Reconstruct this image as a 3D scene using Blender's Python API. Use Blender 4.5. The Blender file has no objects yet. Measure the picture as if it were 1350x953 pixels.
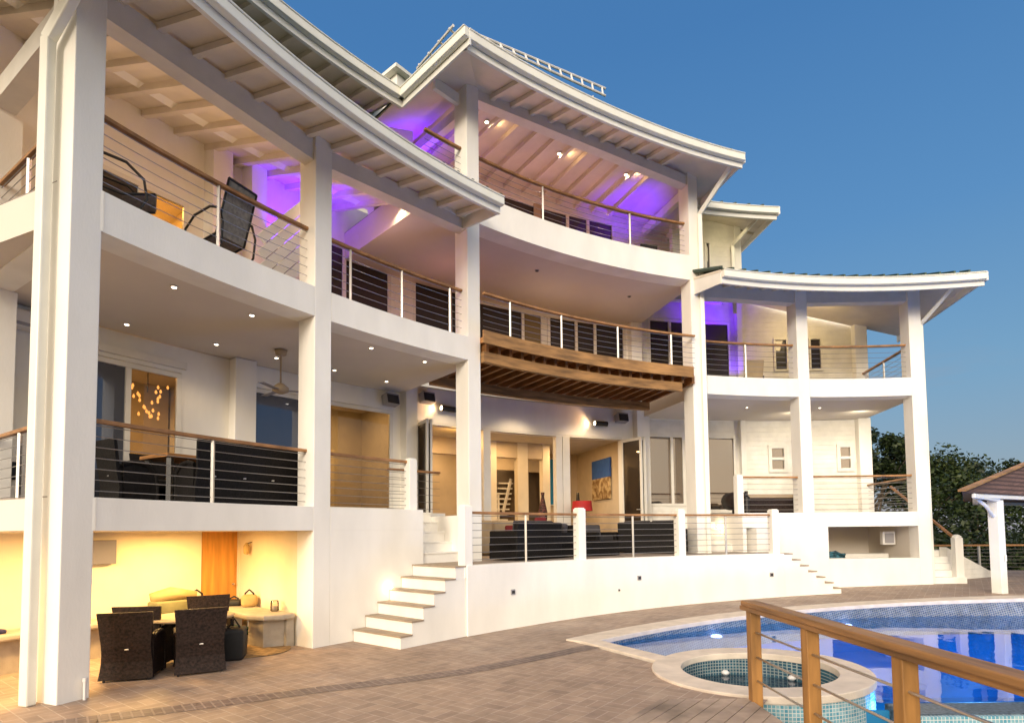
import bpy, bmesh, math, random
from mathutils import Vector, Matrix
random.seed(11)
rad = math.radians
sc = bpy.context.scene
COL = sc.collection
OX, OY, R = 10.21, 0.26, 17.12          # the concave facade is one circle

def P(th, r, z=0.0):
    a = rad(th)
    return Vector((OX + r*math.sin(a), OY + r*math.cos(a), z))
def gz(x):                               # gently sloping terrace paving
    t = x+1.0
    if t < -2: return 0.0
    if t < 2: return .027*(t+2)**2/8
    return .027*min(t, 14.0)

# ------------------------------------------------------------------ materials
def newmat(name):
    m = bpy.data.materials.new(name); m.use_nodes = True
    nt = m.node_tree; nt.nodes.clear()
    out = nt.nodes.new('ShaderNodeOutputMaterial')
    return m, nt, out
def N(nt, t, **kw):
    n = nt.nodes.new(t)
    for k, v in kw.items():
        if k.startswith('i_'):
            key = k[2:]
            key = int(key) if key.isdigit() else key.replace('_', ' ')
            n.inputs[key].default_value = v
        else: setattr(n, k, v)
    return n
def col(c): return (c[0], c[1], c[2], 1.0)
def plain(name, base, rough=.6, metal=0.0, var=.06, scale=3.0, bump=.0, bscale=60, spec=.5, stretch=None, var2=None, coat=0):
    m, nt, out = newmat(name)
    b = N(nt, 'ShaderNodeBsdfPrincipled'); b.inputs['Roughness'].default_value = rough
    b.inputs['Metallic'].default_value = metal; b.inputs['Specular IOR Level'].default_value = spec
    b.inputs['Coat Weight'].default_value = coat
    tc = N(nt, 'ShaderNodeTexCoord'); mp = N(nt, 'ShaderNodeMapping')
    nt.links.new(tc.outputs['Object'], mp.inputs['Vector'])
    if stretch: mp.inputs['Scale'].default_value = stretch
    ns = N(nt, 'ShaderNodeTexNoise'); ns.inputs['Scale'].default_value = scale; ns.inputs['Detail'].default_value = 6
    nt.links.new(mp.outputs[0], ns.inputs['Vector'])
    r = N(nt, 'ShaderNodeValToRGB')
    lo = [max(0, c*(1-var*1.6)) for c in base]; hi = [min(1, c*(1+var)) for c in base]
    if var2: lo = var2
    r.color_ramp.elements[0].position = .3; r.color_ramp.elements[1].position = .7
    r.color_ramp.elements[0].color = col(lo); r.color_ramp.elements[1].color = col(hi)
    nt.links.new(ns.outputs['Fac'], r.inputs[0]); nt.links.new(r.outputs[0], b.inputs['Base Color'])
    if bump:
        n2 = N(nt, 'ShaderNodeTexNoise'); n2.inputs['Scale'].default_value = bscale; n2.inputs['Detail'].default_value = 4
        nt.links.new(mp.outputs[0], n2.inputs['Vector'])
        bp = N(nt, 'ShaderNodeBump'); bp.inputs['Strength'].default_value = bump; bp.inputs['Distance'].default_value = .01
        nt.links.new(n2.outputs['Fac'], bp.inputs['Height']); nt.links.new(bp.outputs[0], b.inputs['Normal'])
    nt.links.new(b.outputs[0], out.inputs[0])
    return m
def emis(name, c, s):
    m, nt, out = newmat(name)
    e = N(nt, 'ShaderNodeEmission'); e.inputs[0].default_value = col(c); e.inputs[1].default_value = s
    nt.links.new(e.outputs[0], out.inputs[0]); return m
def siding(name, base):
    m = plain(name, base, .55, bump=.05)
    nt = m.node_tree; b = [n for n in nt.nodes if n.type == 'BSDF_PRINCIPLED'][0]
    tc = N(nt, 'ShaderNodeTexCoord'); sx = N(nt, 'ShaderNodeSeparateXYZ'); nt.links.new(tc.outputs['Object'], sx.inputs[0])
    mu = N(nt, 'ShaderNodeMath', operation='MULTIPLY'); mu.inputs[1].default_value = 1/.17
    fr = N(nt, 'ShaderNodeMath', operation='FRACT')
    nt.links.new(sx.outputs['Z'], mu.inputs[0]); nt.links.new(mu.outputs[0], fr.inputs[0])
    bp = N(nt, 'ShaderNodeBump'); bp.inputs['Strength'].default_value = .9; bp.inputs['Distance'].default_value = .02; bp.invert = True
    nt.links.new(fr.outputs[0], bp.inputs['Height']); nt.links.new(bp.outputs[0], b.inputs['Normal'])
    return m
def darkglass(name, base, refl=.12, tint=(1, 1, 1), rough=.02):
    m, nt, out = newmat(name)
    d = N(nt, 'ShaderNodeBsdfPrincipled'); d.inputs['Base Color'].default_value = col(base); d.inputs['Roughness'].default_value = .4
    g = N(nt, 'ShaderNodeBsdfGlossy'); g.inputs['Roughness'].default_value = rough; g.inputs['Color'].default_value = col(tint)
    lw = N(nt, 'ShaderNodeFresnel'); lw.inputs['IOR'].default_value = 1.5
    ad = N(nt, 'ShaderNodeMath', operation='ADD'); ad.inputs[1].default_value = refl; ad.use_clamp = True
    mx = N(nt, 'ShaderNodeMixShader')
    nt.links.new(lw.outputs[0], ad.inputs[0]); nt.links.new(ad.outputs[0], mx.inputs[0])
    nt.links.new(d.outputs[0], mx.inputs[1]); nt.links.new(g.outputs[0], mx.inputs[2]); nt.links.new(mx.outputs[0], out.inputs[0])
    return m
def clearglass(name, tint=(.8, .75, .68), refl=.04):
    m, nt, out = newmat(name)
    d = N(nt, 'ShaderNodeBsdfTransparent'); d.inputs[0].default_value = col(tint)
    g = N(nt, 'ShaderNodeBsdfGlossy'); g.inputs['Roughness'].default_value = .01
    lw = N(nt, 'ShaderNodeFresnel'); lw.inputs['IOR'].default_value = 1.5
    ad = N(nt, 'ShaderNodeMath', operation='ADD'); ad.inputs[1].default_value = refl; ad.use_clamp = True
    mx = N(nt, 'ShaderNodeMixShader')
    nt.links.new(lw.outputs[0], ad.inputs[0]); nt.links.new(ad.outputs[0], mx.inputs[0])
    nt.links.new(d.outputs[0], mx.inputs[1]); nt.links.new(g.outputs[0], mx.inputs[2]); nt.links.new(mx.outputs[0], out.inputs[0])
    return m
def bricks(name, c1, c2, mortar, w, h, rot=0, scale=1.0, rough=.7, off=.5, ms=.012, stain=.5, bump=.4, coord='Object', noisecol=None, spec=.5, axis=None):
    m, nt, out = newmat(name)
    b = N(nt, 'ShaderNodeBsdfPrincipled'); b.inputs['Roughness'].default_value = rough; b.inputs['Specular IOR Level'].default_value = spec
    tc = N(nt, 'ShaderNodeTexCoord'); mp = N(nt, 'ShaderNodeMapping'); mp.inputs['Rotation'].default_value = (axis or (0, 0, rot))
    nt.links.new(tc.outputs[coord], mp.inputs['Vector'])
    br = N(nt, 'ShaderNodeTexBrick'); br.offset = off; br.squash = 1
    br.inputs['Color1'].default_value = col(c1); br.inputs['Color2'].default_value = col(c2); br.inputs['Mortar'].default_value = col(mortar)
    br.inputs['Scale'].default_value = scale; br.inputs['Brick Width'].default_value = w; br.inputs['Row Height'].default_value = h
    br.inputs['Mortar Size'].default_value = ms; br.inputs['Mortar Smooth'].default_value = .3
    nt.links.new(mp.outputs[0], br.inputs['Vector'])
    ns = N(nt, 'ShaderNodeTexNoise'); ns.inputs['Scale'].default_value = .9; ns.inputs['Detail'].default_value = 8; ns.inputs['Roughness'].default_value = .65
    nt.links.new(mp.outputs[0], ns.inputs['Vector'])
    r = N(nt, 'ShaderNodeMapRange'); r.inputs['From Min'].default_value = .25; r.inputs['From Max'].default_value = .75
    r.inputs['To Min'].default_value = 1-stain; r.inputs['To Max'].default_value = 1+stain*.6
    nt.links.new(ns.outputs['Fac'], r.inputs[0])
    n3 = N(nt, 'ShaderNodeTexNoise'); n3.inputs['Scale'].default_value = 6; n3.inputs['Detail'].default_value = 5
    nt.links.new(mp.outputs[0], n3.inputs['Vector'])
    r3 = N(nt, 'ShaderNodeMapRange'); r3.inputs['From Min'].default_value = .3; r3.inputs['From Max'].default_value = .7
    r3.inputs['To Min'].default_value = 1-stain*.4; r3.inputs['To Max'].default_value = 1+stain*.4
    nt.links.new(n3.outputs['Fac'], r3.inputs[0])
    mm = N(nt, 'ShaderNodeMath', operation='MULTIPLY'); nt.links.new(r.outputs[0], mm.inputs[0]); nt.links.new(r3.outputs[0], mm.inputs[1])
    vm = N(nt, 'ShaderNodeVectorMath', operation='SCALE'); nt.links.new(br.outputs['Color'], vm.inputs[0]); nt.links.new(mm.outputs[0], vm.inputs['Scale'])
    nt.links.new(vm.outputs[0], b.inputs['Base Color'])
    bp = N(nt, 'ShaderNodeBump'); bp.inputs['Strength'].default_value = bump; bp.inputs['Distance'].default_value = .01; bp.invert = True
    nt.links.new(br.outputs['Fac'], bp.inputs['Height']); nt.links.new(bp.outputs[0], b.inputs['Normal'])
    nt.links.new(b.outputs[0], out.inputs[0])
    return m
def basket(name, c1, c2, mortar, w, rot, stain=.4):
    m = bricks(name, c1, c2, mortar, w, w/2, rot=rot, off=0, ms=.008, stain=stain, bump=.45, rough=.6)
    nt = m.node_tree; br = [n for n in nt.nodes if n.type == 'TEX_BRICK'][0]; mp = [n for n in nt.nodes if n.type == 'MAPPING'][0]
    m2 = N(nt, 'ShaderNodeMapping'); m2.inputs['Rotation'].default_value = (0, 0, rad(90)); nt.links.new(mp.outputs[0], m2.inputs[0])
    b2 = N(nt, 'ShaderNodeTexBrick'); b2.offset = 0
    for k in ('Color1', 'Color2', 'Mortar', 'Scale', 'Brick Width', 'Row Height', 'Mortar Size', 'Mortar Smooth'): b2.inputs[k].default_value = br.inputs[k].default_value
    nt.links.new(m2.outputs[0], b2.inputs['Vector'])
    ck = N(nt, 'ShaderNodeTexChecker'); ck.inputs['Scale'].default_value = 1/w; ck.inputs['Color1'].default_value = (0, 0, 0, 1); ck.inputs['Color2'].default_value = (1, 1, 1, 1)
    cm_ = N(nt, 'ShaderNodeMapping'); cm_.inputs['Location'].default_value = (0, 0, .01); nt.links.new(mp.outputs[0], cm_.inputs[0]); nt.links.new(cm_.outputs[0], ck.inputs['Vector'])
    for sock in ('Color', 'Fac'):
        tgt = [l for l in nt.links if l.from_node == br and l.from_socket.name == sock]
        mx = N(nt, 'ShaderNodeMix', data_type='RGBA'); nt.links.new(ck.outputs['Fac'], mx.inputs[0]); nt.links.new(br.outputs[sock], mx.inputs[6]); nt.links.new(b2.outputs[sock], mx.inputs[7])
        for l in tgt: nt.links.new(mx.outputs[2], l.to_socket)
    # pale sandy efflorescence and darker damp patches
    b = [n for n in nt.nodes if n.type == 'BSDF_PRINCIPLED'][0]; src = b.inputs['Base Color'].links[0].from_socket
    ns = N(nt, 'ShaderNodeTexNoise'); ns.inputs['Scale'].default_value = .55; ns.inputs['Detail'].default_value = 9; ns.inputs['Roughness'].default_value = .72
    nt.links.new(mp.outputs[0], ns.inputs['Vector'])
    mr = N(nt, 'ShaderNodeMapRange'); mr.inputs['From Min'].default_value = .56; mr.inputs['From Max'].default_value = .74; mr.inputs['To Max'].default_value = .55; nt.links.new(ns.outputs['Fac'], mr.inputs[0])
    mx = N(nt, 'ShaderNodeMix', data_type='RGBA'); mx.inputs[7].default_value = (.50, .40, .31, 1); nt.links.new(mr.outputs[0], mx.inputs[0]); nt.links.new(src, mx.inputs[6]); nt.links.new(mx.outputs[2], b.inputs['Base Color'])
    rr_ = N(nt, 'ShaderNodeMapRange'); rr_.inputs['From Min'].default_value = .3; rr_.inputs['From Max'].default_value = .6; rr_.inputs['To Min'].default_value = .38; rr_.inputs['To Max'].default_value = .75
    nt.links.new(ns.outputs['Fac'], rr_.inputs[0]); nt.links.new(rr_.outputs[0], b.inputs['Roughness'])
    return m
def watermat(name, tint, refl=0.0, wave=.06, wscale=1.3):
    m, nt, out = newmat(name)
    d = N(nt, 'ShaderNodeBsdfTransparent'); d.inputs[0].default_value = col(tint)
    g = N(nt, 'ShaderNodeBsdfGlossy'); g.inputs['Roughness'].default_value = .03
    g.inputs['Color'].default_value = (.92, .93, 1, 1)
    lw = N(nt, 'ShaderNodeFresnel'); lw.inputs['IOR'].default_value = 1.33
    ad = N(nt, 'ShaderNodeMath', operation='MULTIPLY'); ad.inputs[1].default_value = 1+refl; ad.use_clamp = True
    mx = N(nt, 'ShaderNodeMixShader')
    tc = N(nt, 'ShaderNodeTexCoord'); ns = N(nt, 'ShaderNodeTexNoise'); ns.inputs['Scale'].default_value = wscale; ns.inputs['Detail'].default_value = 2
    nt.links.new(tc.outputs['Object'], ns.inputs['Vector'])
    bp = N(nt, 'ShaderNodeBump'); bp.inputs['Strength'].default_value = wave; bp.inputs['Distance'].default_value = .1
    nt.links.new(ns.outputs['Fac'], bp.inputs['Height']); nt.links.new(bp.outputs[0], g.inputs['Normal'])
    nt.links.new(lw.outputs[0], ad.inputs[0]); nt.links.new(ad.outputs[0], mx.inputs[0])
    nt.links.new(d.outputs[0], mx.inputs[1]); nt.links.new(g.outputs[0], mx.inputs[2]); nt.links.new(mx.outputs[0], out.inputs[0])
    return m

M = {}
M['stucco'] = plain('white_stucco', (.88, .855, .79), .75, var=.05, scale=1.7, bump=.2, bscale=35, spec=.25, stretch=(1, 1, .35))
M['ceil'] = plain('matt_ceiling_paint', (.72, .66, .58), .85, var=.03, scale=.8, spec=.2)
M['siding'] = siding('white_clapboard', (.80, .77, .70))
M['trim'] = plain('white_gloss_trim', (.82, .81, .76), .35, var=.03, scale=2)
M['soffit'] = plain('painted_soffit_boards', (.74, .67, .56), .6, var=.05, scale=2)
M['beam'] = plain('grey_painted_beam', (.76, .72, .64), .6, var=.04)
M['frame'] = plain('white_window_frame', (.78, .75, .68), .4, var=.03)
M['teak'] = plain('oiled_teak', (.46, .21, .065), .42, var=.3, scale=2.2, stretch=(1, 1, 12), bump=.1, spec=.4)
M['railwood'] = plain('brown_handrail_wood', (.36, .18, .07), .42, var=.25, scale=4, spec=.4)
M['softwood'] = plain('golden_pine', (.33, .16, .042), .55, var=.30, scale=1.6, stretch=(6, 6, .8), bump=.15, bscale=30)
M['softwoodh'] = plain('golden_pine_rail', (.29, .145, .05), .5, var=.30, scale=1.6, stretch=(9, .7, 9), bump=.15, bscale=30)
M['darkteak'] = plain('shaded_teak', (.26, .115, .035), .5, var=.3, scale=2, stretch=(1, 1, 8))  # darker teak for the joists, shade of the deck gap put into its colour
M['honey'] = plain('honey_timber', (.36, .19, .065), .5, var=.35, scale=1.5, stretch=(1, 1, 6), bump=.1)
M['steel'] = plain('brushed_steel', (.62, .60, .57), .3, metal=.9, var=.05)
M['wire'] = plain('steel_wire', (.33, .31, .29), .4, metal=.7, var=.05)
M['door'] = plain('orange_varnished_door', (.62, .29, .055), .5, var=.18, scale=1.5, stretch=(8, 8, .6), spec=.4)
M['gutter'] = plain('cream_gutter', (.80, .79, .70), .35, var=.03)
M['roof'] = plain('green_metal_roof', (.05, .085, .06), .45, metal=.3, var=.2)
M['win_dark'] = darkglass('dark_room_glass', (.012, .007, .005), .02, tint=(.8, .75, .72))
M['win_sky'] = darkglass('dusk_reflecting_glass', (.03, .022, .015), .32, tint=(.66, .55, .44))
M['win_blue'] = darkglass('blue_grey_glass', (.035, .04, .055), .07, tint=(.7, .78, 1))
M['win_olive'] = darkglass('olive_curtain_glass', (.17, .12, .035), .03)
M['win_lit'] = emis('lit_yellow_room', (1, .52, .06), .95)
M['clear'] = clearglass('clear_pane', (.9, .82, .72), .03)
M['clear2'] = clearglass('amber_pane', (.72, .62, .46), .0)
M['paving'] = basket('clay_block_paving', (.37, .27, .20), (.29, .21, .16), (.43, .34, .27), .30, rad(38), stain=.32)
M['band'] = bricks('dark_soldier_paving', (.15, .105, .09), (.20, .15, .125), (.26, .2, .17), .2, .1, rot=rad(52), stain=.4, rough=.6)
M['deckfloor'] = plain('grey_deck_tile', (.30, .25, .21), .6, var=.1)
M['coping'] = plain('cream_coral_coping', (.66, .57, .47), .65, var=.1, scale=4, bump=.25, bscale=80)
M['mosaic'] = bricks('blue_white_mosaic', (.10, .33, .45), (.30, .52, .58), (.66, .70, .68), .042, .042, off=0, ms=.005, stain=.25, rough=.25, axis=(rad(90), 0, 0))
M['mosaicband'] = bricks('speckled_waterline_mosaic', (.025, .06, .13), (.11, .15, .20), (.30, .30, .28), .05, .05, off=0, ms=.008, stain=.6, rough=.3, axis=(rad(90), 0, rad(15)))
M['mosaicdark'] = bricks('dark_spa_mosaic', (.018, .06, .10), (.035, .11, .15), (.30, .34, .33), .045, .045, off=0, ms=.006, stain=.3, rough=.25, axis=(rad(90), rad(0), rad(0)))
M['mosaicgrey'] = plain('grey_edge_tile', (.09, .12, .14), .35, var=.5, scale=25)
M['poolfloor'] = plain('blue_pool_plaster', (.02, .28, .62), .6, var=.25, scale=.6)
M['water'] = watermat('pool_water', (.34, .74, 1), -.08, .06, 1.3)
M['spawater'] = watermat('spa_water', (.35, .75, .9), .1, .12, 3)
M['decking'] = plain('weathered_decking', (.34, .26, .20), .6, var=.35, scale=2.5, bump=.3, bscale=20)
M['wicker'] = plain('dark_brown_wicker', (.024, .014, .011), .6, var=.5, scale=30, bump=.8, bscale=70, spec=.22)
M['blackwicker'] = plain('black_wicker', (.009, .0075, .007), .6, var=.4, scale=30, bump=.8, bscale=70, spec=.2)
M['cushion'] = plain('charcoal_cushion', (.028, .026, .027), .85, var=.2)
M['backcushion'] = plain('slate_back_cushion', (.06, .055, .06), .85, var=.2)
M['darkred'] = plain('dark_red_cloth', (.16, .008, .01), .8, var=.2)
M['red'] = plain('red_cloth', (.42, .012, .010), .7, var=.2)
M['mesh'] = plain('grey_sling_mesh', (.24, .21, .17), .7, var=.2, scale=20)
M['black'] = plain('black_powder_coat', (.012, .010, .010), .4, var=.1)
M['concrete'] = plain('stone_bench', (.42, .37, .30), .7, var=.15, scale=4, bump=.2)
M['yellowwall'] = plain('cream_lit_wall', (.80, .72, .56), .8, var=.03)
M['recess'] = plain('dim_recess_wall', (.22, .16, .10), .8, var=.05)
M['hallwall'] = plain('hall_wall_paint', (.58, .48, .34), .8, var=.04)
M['roomwall'] = plain('tan_room_wall', (.60, .54, .44), .8, var=.05)
M['boxgrey'] = plain('blue_grey_box', (.16, .16, .21), .5)
M['grey'] = plain('grey_metal_box', (.32, .31, .32), .5, var=.05)
M['wintered'] = plain('white_plastic', (.75, .73, .7), .4, var=.03)
M['bulb'] = emis('warm_lamp_glass', (1, .72, .40), 14)
M['spotglow'] = emis('downlight_glass', (1, .82, .58), 9)
M['chand'] = emis('amber_glass_drop', (1, .50, .18), 3.2)
M['poolglow'] = emis('violet_pool_lamp', (.85, .6, 1), 7)
M['trunk'] = plain('brown_bark', (.10, .075, .05), .9, var=.3, bump=.5, bscale=10)
M['scrub'] = plain('dark_scrub', (.022, .035, .012), .95, var=.5, scale=2)
M['shingle'] = bricks('brown_timber_shingles', (.13, .075, .065), (.19, .11, .095), (.05, .03, .028), .35, .16, ms=.012, stain=.5, rough=.8, bump=.8, coord='UV')
M['bag'] = plain('black_bag_cloth', (.012, .012, .012), .7, var=.2)
M['tanbag'] = plain('tan_canvas_bag', (.48, .33, .13), .8, var=.2)
M['greenbag'] = plain('olive_green_box', (.20, .19, .09), .8, var=.2)
M['tealcloth'] = plain('teal_hose', (.04, .16, .22), .6, var=.5, scale=8)
M['treadstone'] = plain('tan_tread_stone', (.36, .28, .20), .6, var=.1)
M['mat'] = plain('straw_floor_mat', (.30, .19, .08), .9, var=.3, scale=10)
M['bluecloth'] = plain('dark_blue_cloth', (.02, .02, .10), .8, var=.2)
M['tan'] = plain('tan_cushion', (.42, .32, .2), .8, var=.1)
def painting_mat():
    m, nt, out = newmat('seascape_painting')
    b = N(nt, 'ShaderNodeBsdfPrincipled'); b.inputs['Roughness'].default_value = .6
    tc = N(nt, 'ShaderNodeTexCoord'); sx = N(nt, 'ShaderNodeSeparateXYZ'); nt.links.new(tc.outputs['Object'], sx.inputs[0])
    ns = N(nt, 'ShaderNodeTexNoise'); ns.inputs['Scale'].default_value = 5; ns.inputs['Detail'].default_value = 6
    nt.links.new(tc.outputs['Object'], ns.inputs['Vector'])
    sand = N(nt, 'ShaderNodeValToRGB'); sand.color_ramp.elements[0].color = (.22, .12, .04, 1); sand.color_ramp.elements[1].color = (.62, .48, .26, 1)
    sand.color_ramp.elements[0].position = .4; sand.color_ramp.elements[1].position = .62
    blue = N(nt, 'ShaderNodeValToRGB'); blue.color_ramp.elements[0].color = (.015, .06, .30, 1); blue.color_ramp.elements[1].color = (.04, .15, .5, 1)
    nt.links.new(ns.outputs['Fac'], sand.inputs[0]); nt.links.new(ns.outputs['Fac'], blue.inputs[0])
    gt = N(nt, 'ShaderNodeMath', operation='GREATER_THAN'); gt.inputs[1].default_value = 0.05
    nt.links.new(sx.outputs['Z'], gt.inputs[0])
    mx = N(nt, 'ShaderNodeMix', data_type='RGBA')
    nt.links.new(gt.outputs[0], mx.inputs[0]); nt.links.new(sand.outputs[0], mx.inputs[6]); nt.links.new(blue.outputs[0], mx.inputs[7])
    nt.links.new(mx.outputs[2], b.inputs['Base Color']); nt.links.new(b.outputs[0], out.inputs[0]); return m
M['painting'] = painting_mat()
def leafmat(name, c1, c2, c3):
    m, nt, out = newmat(name)
    b = N(nt, 'ShaderNodeBsdfPrincipled'); b.inputs['Roughness'].default_value = .5; b.inputs['Specular IOR Level'].default_value = .3
    g = N(nt, 'ShaderNodeNewGeometry'); r = N(nt, 'ShaderNodeValToRGB')
    r.color_ramp.elements[0].color = col(c1); r.color_ramp.elements[1].color = col(c3)
    e = r.color_ramp.elements.new(.5); e.color = col(c2)
    nt.links.new(g.outputs['Random Per Island'], r.inputs[0]); nt.links.new(r.outputs[0], b.inputs['Base Color'])
    nt.links.new(b.outputs[0], out.inputs[0]); return m
M['leafA'] = leafmat('dark_leaves', (.006, .012, .004), (.016, .03, .008), (.045, .065, .014))
M['leafB'] = leafmat('mid_leaves', (.008, .018, .005), (.024, .042, .010), (.06, .08, .018))

# ------------------------------------------------------------------ mesh builder
def rootloc(o):
    while o is not None and o.parent is not None: o = o.parent
    return Vector(o.location) if o is not None else Vector((0, 0, 0))
class MB:
    def __init__(s): s.v = []; s.f = []; s.mi = []; s.cur = 0
    def add(s, pts, faces):
        b = len(s.v); s.v += [Vector(p) for p in pts]; s.f += [tuple(i+b for i in f) for f in faces]; s.mi += [s.cur]*len(faces); return s
    def hexa(s, p):
        return s.add(p, [(3, 2, 1, 0), (4, 5, 6, 7), (0, 1, 5, 4), (1, 2, 6, 5), (2, 3, 7, 6), (3, 0, 4, 7)])
    def box(s, c, d, rz=0, tilt=None):
        cx, cy, cz = c; x, y, z = d[0]/2, d[1]/2, d[2]/2
        m = Matrix.Rotation(rz, 3, 'Z')
        if tilt: m = m @ Matrix.Rotation(tilt[0], 3, tilt[1])
        pts = [m @ Vector(q) + Vector(c) for q in ((-x, -y, -z), (x, -y, -z), (x, y, -z), (-x, y, -z), (-x, -y, z), (x, -y, z), (x, y, z), (-x, y, z))]
        return s.hexa(pts)
    def arc(s, t0, t1, r0, r1, z0, z1, k0=0.0, k1=None, n=None):
        # curved block; k0/k1 = rise of bottom/top between r0 and r1
        if k1 is None: k1 = k0
        n = n or max(1, int(abs(t1-t0)/1.2)+1)
        b = len(s.v); fs = []
        for i in range(n+1):
            t = t0+(t1-t0)*i/n
            s.v += [P(t, r0, z0), P(t, r1, z0+k0), P(t, r1, z1+k1), P(t, r0, z1)]
        for i in range(n):
            a = b+4*i; c = a+4
            for j in range(4): fs.append((a+j, a+(j+1) % 4, c+(j+1) % 4, c+j))
        fs.append((b+3, b+2, b+1, b)); e = b+4*n; fs.append((e, e+1, e+2, e+3))
        s.f += fs; s.mi += [s.cur]*len(fs); return s
    def bar(s, a, b, w, h, up=(0, 0, 1)):
        a, b = Vector(a), Vector(b); d = (b-a).normalized(); u = Vector(up)
        x = d.cross(u)
        if x.length < 1e-4: x = d.cross(Vector((0, 1, 0)))
        x.normalize(); y = x.cross(d).normalized()
        x *= w/2; y *= h/2
        return s.hexa([a-x-y, a+x-y, b+x-y, b-x-y, a-x+y, a+x+y, b+x+y, b-x+y])
    def tube(s, pts, r, n=8, caps=True, closed=False):
        pts = [Vector(p) for p in pts]; m = len(pts); b = len(s.v); prev = None
        for i, p in enumerate(pts):
            if closed: d = pts[(i+1) % m]-pts[i-1]
            else: d = pts[min(i+1, m-1)]-pts[max(i-1, 0)]
            d.normalize()
            if prev is None:
                x = d.cross(Vector((0, 0, 1)))
                if x.length < 1e-3: x = d.cross(Vector((0, 1, 0)))
            else: x = prev - d*prev.dot(d)
            x.normalize(); prev = x; y = d.cross(x)
            rr = r[i] if isinstance(r, (list, tuple)) else r
            for k in range(n):
                a = 2*math.pi*k/n; s.v.append(p+x*math.cos(a)*rr+y*math.sin(a)*rr)
        fs = []
        for i in range(m if closed else m-1):
            for k in range(n):
                i2 = (i+1) % m
                fs.append((b+i*n+k, b+i*n+(k+1) % n, b+i2*n+(k+1) % n, b+i2*n+k))
        if caps and not closed:
            fs.append(tuple(b+k for k in range(n))[::-1]); fs.append(tuple(b+(m-1)*n+k for k in range(n)))
        s.f += fs; s.mi += [s.cur]*len(fs); return s
    def lathe(s, c, prof, n=24):
        b = len(s.v); c = Vector(c)
        for r, z in prof:
            for k in range(n):
                a = 2*math.pi*k/n; s.v.append(c+Vector((r*math.cos(a), r*math.sin(a), z)))
        fs = []
        for i in range(len(prof)-1):
            for k in range(n): fs.append((b+i*n+k, b+i*n+(k+1) % n, b+(i+1)*n+(k+1) % n, b+(i+1)*n+k))
        fs.append(tuple(b+k for k in range(n))[::-1]); fs.append(tuple(b+(len(prof)-1)*n+k for k in range(n)))
        s.f += fs; s.mi += [s.cur]*len(fs); return s
    def prism(s, poly, z0, z1):
        n = len(poly); b = len(s.v)
        s.v += [Vector((p[0], p[1], z0)) for p in poly]+[Vector((p[0], p[1], z1)) for p in poly]
        fs = [tuple(b+i for i in range(n))[::-1], tuple(b+n+i for i in range(n))]
        for i in range(n): fs.append((b+i, b+(i+1) % n, b+n+(i+1) % n, b+n+i))
        s.f += fs; s.mi += [s.cur]*len(fs); return s
    def build(s, name, mat, parent=None, smooth=False, bevel=0.0, label=None, recalc=True, sub=0, seg=2):
        me = bpy.data.meshes.new(name)
        off = rootloc(parent)
        me.from_pydata([tuple(v-off) for v in s.v], [], s.f)
        mats = mat if isinstance(mat, (list, tuple)) else [mat]
        for m in mats: me.materials.append(m)
        for p, i in zip(me.polygons, s.mi): p.material_index = i
        if recalc:
            bm = bmesh.new(); bm.from_mesh(me); bmesh.ops.recalc_face_normals(bm, faces=bm.faces); bm.to_mesh(me); bm.free()
        if smooth:
            for p in me.polygons: p.use_smooth = True
        o = bpy.data.objects.new(name, me); COL.objects.link(o)
        if parent is not None: o.parent = parent
        if bevel:
            md = o.modifiers.new('bevel', 'BEVEL'); md.width = bevel; md.segments = seg; md.limit_method = 'ANGLE'; md.angle_limit = rad(40)
        if sub:
            md = o.modifiers.new('sub', 'SUBSURF'); md.levels = sub; md.render_levels = sub
        if label: o['label'] = label
        return o
def thing(name, label, cat, loc=(0, 0, 0), group=None):
    o = bpy.data.objects.new(name, None); COL.objects.link(o); o.location = loc; o.empty_display_size = .2
    o['label'] = label; o['category'] = cat
    if group: o['group'] = group
    return o
def tag(o, label, cat, group=None, kind=None):
    o['label'] = label; o['category'] = cat
    if group: o['group'] = group
    if kind: o['kind'] = kind
    return o
def struct(o, label=None):
    o['kind'] = 'structure'
    if label: o['label'] = label; o['category'] = o.name.split('.')[0].replace('_', ' ')
    return o
def copytree(o, parent=None):
    c = o.copy(); COL.objects.link(c); c.parent = parent
    for ch in [x for x in o.children]: copytree(ch, c)
    return c
def place(root, loc, rz, label=None, group=None, first=False):
    r = root if first else copytree(root)
    r.location = loc; r.rotation_euler = (0, 0, rz)
    if label: r['label'] = label
    if group: r['group'] = group
    return r
def facing(th): return -rad(th)      # rotation so that local +Y points away from the pool (inward)

# ------------------------------------------------------------------ camera
ROLL, PITCH = rad(.63), rad(3.0)
cam = bpy.data.cameras.new('camera'); co = bpy.data.objects.new('camera', cam); COL.objects.link(co)
c_, s_ = math.cos(PITCH), math.sin(PITCH)
fw = Vector((0, c_, s_)); uh = Vector((0, -s_, c_)); rh = Vector((1, 0, 0))
cr, sr = math.cos(ROLL), math.sin(ROLL)
X = rh*cr-uh*sr; Y = rh*sr+uh*cr; Z = -fw
co.matrix_world = Matrix(((X.x, Y.x, Z.x, 0), (X.y, Y.y, Z.y, 0), (X.z, Y.z, Z.z, 2.0), (0, 0, 0, 1)))
cam.sensor_width = 36; cam.lens = 36*765/1350; cam.shift_y = (662.7-476.5)/1350; cam.clip_end = 2000; cam.clip_start = .05
sc.camera = co
sc.view_settings.view_transform = 'Standard'; sc.view_settings.look = 'None'; sc.view_settings.exposure = 0
sc.cycles.use_denoising = True
sc.cycles.max_bounces = 8; sc.cycles.diffuse_bounces = 4; sc.cycles.glossy_bounces = 4; sc.cycles.transparent_max_bounces = 12
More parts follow.
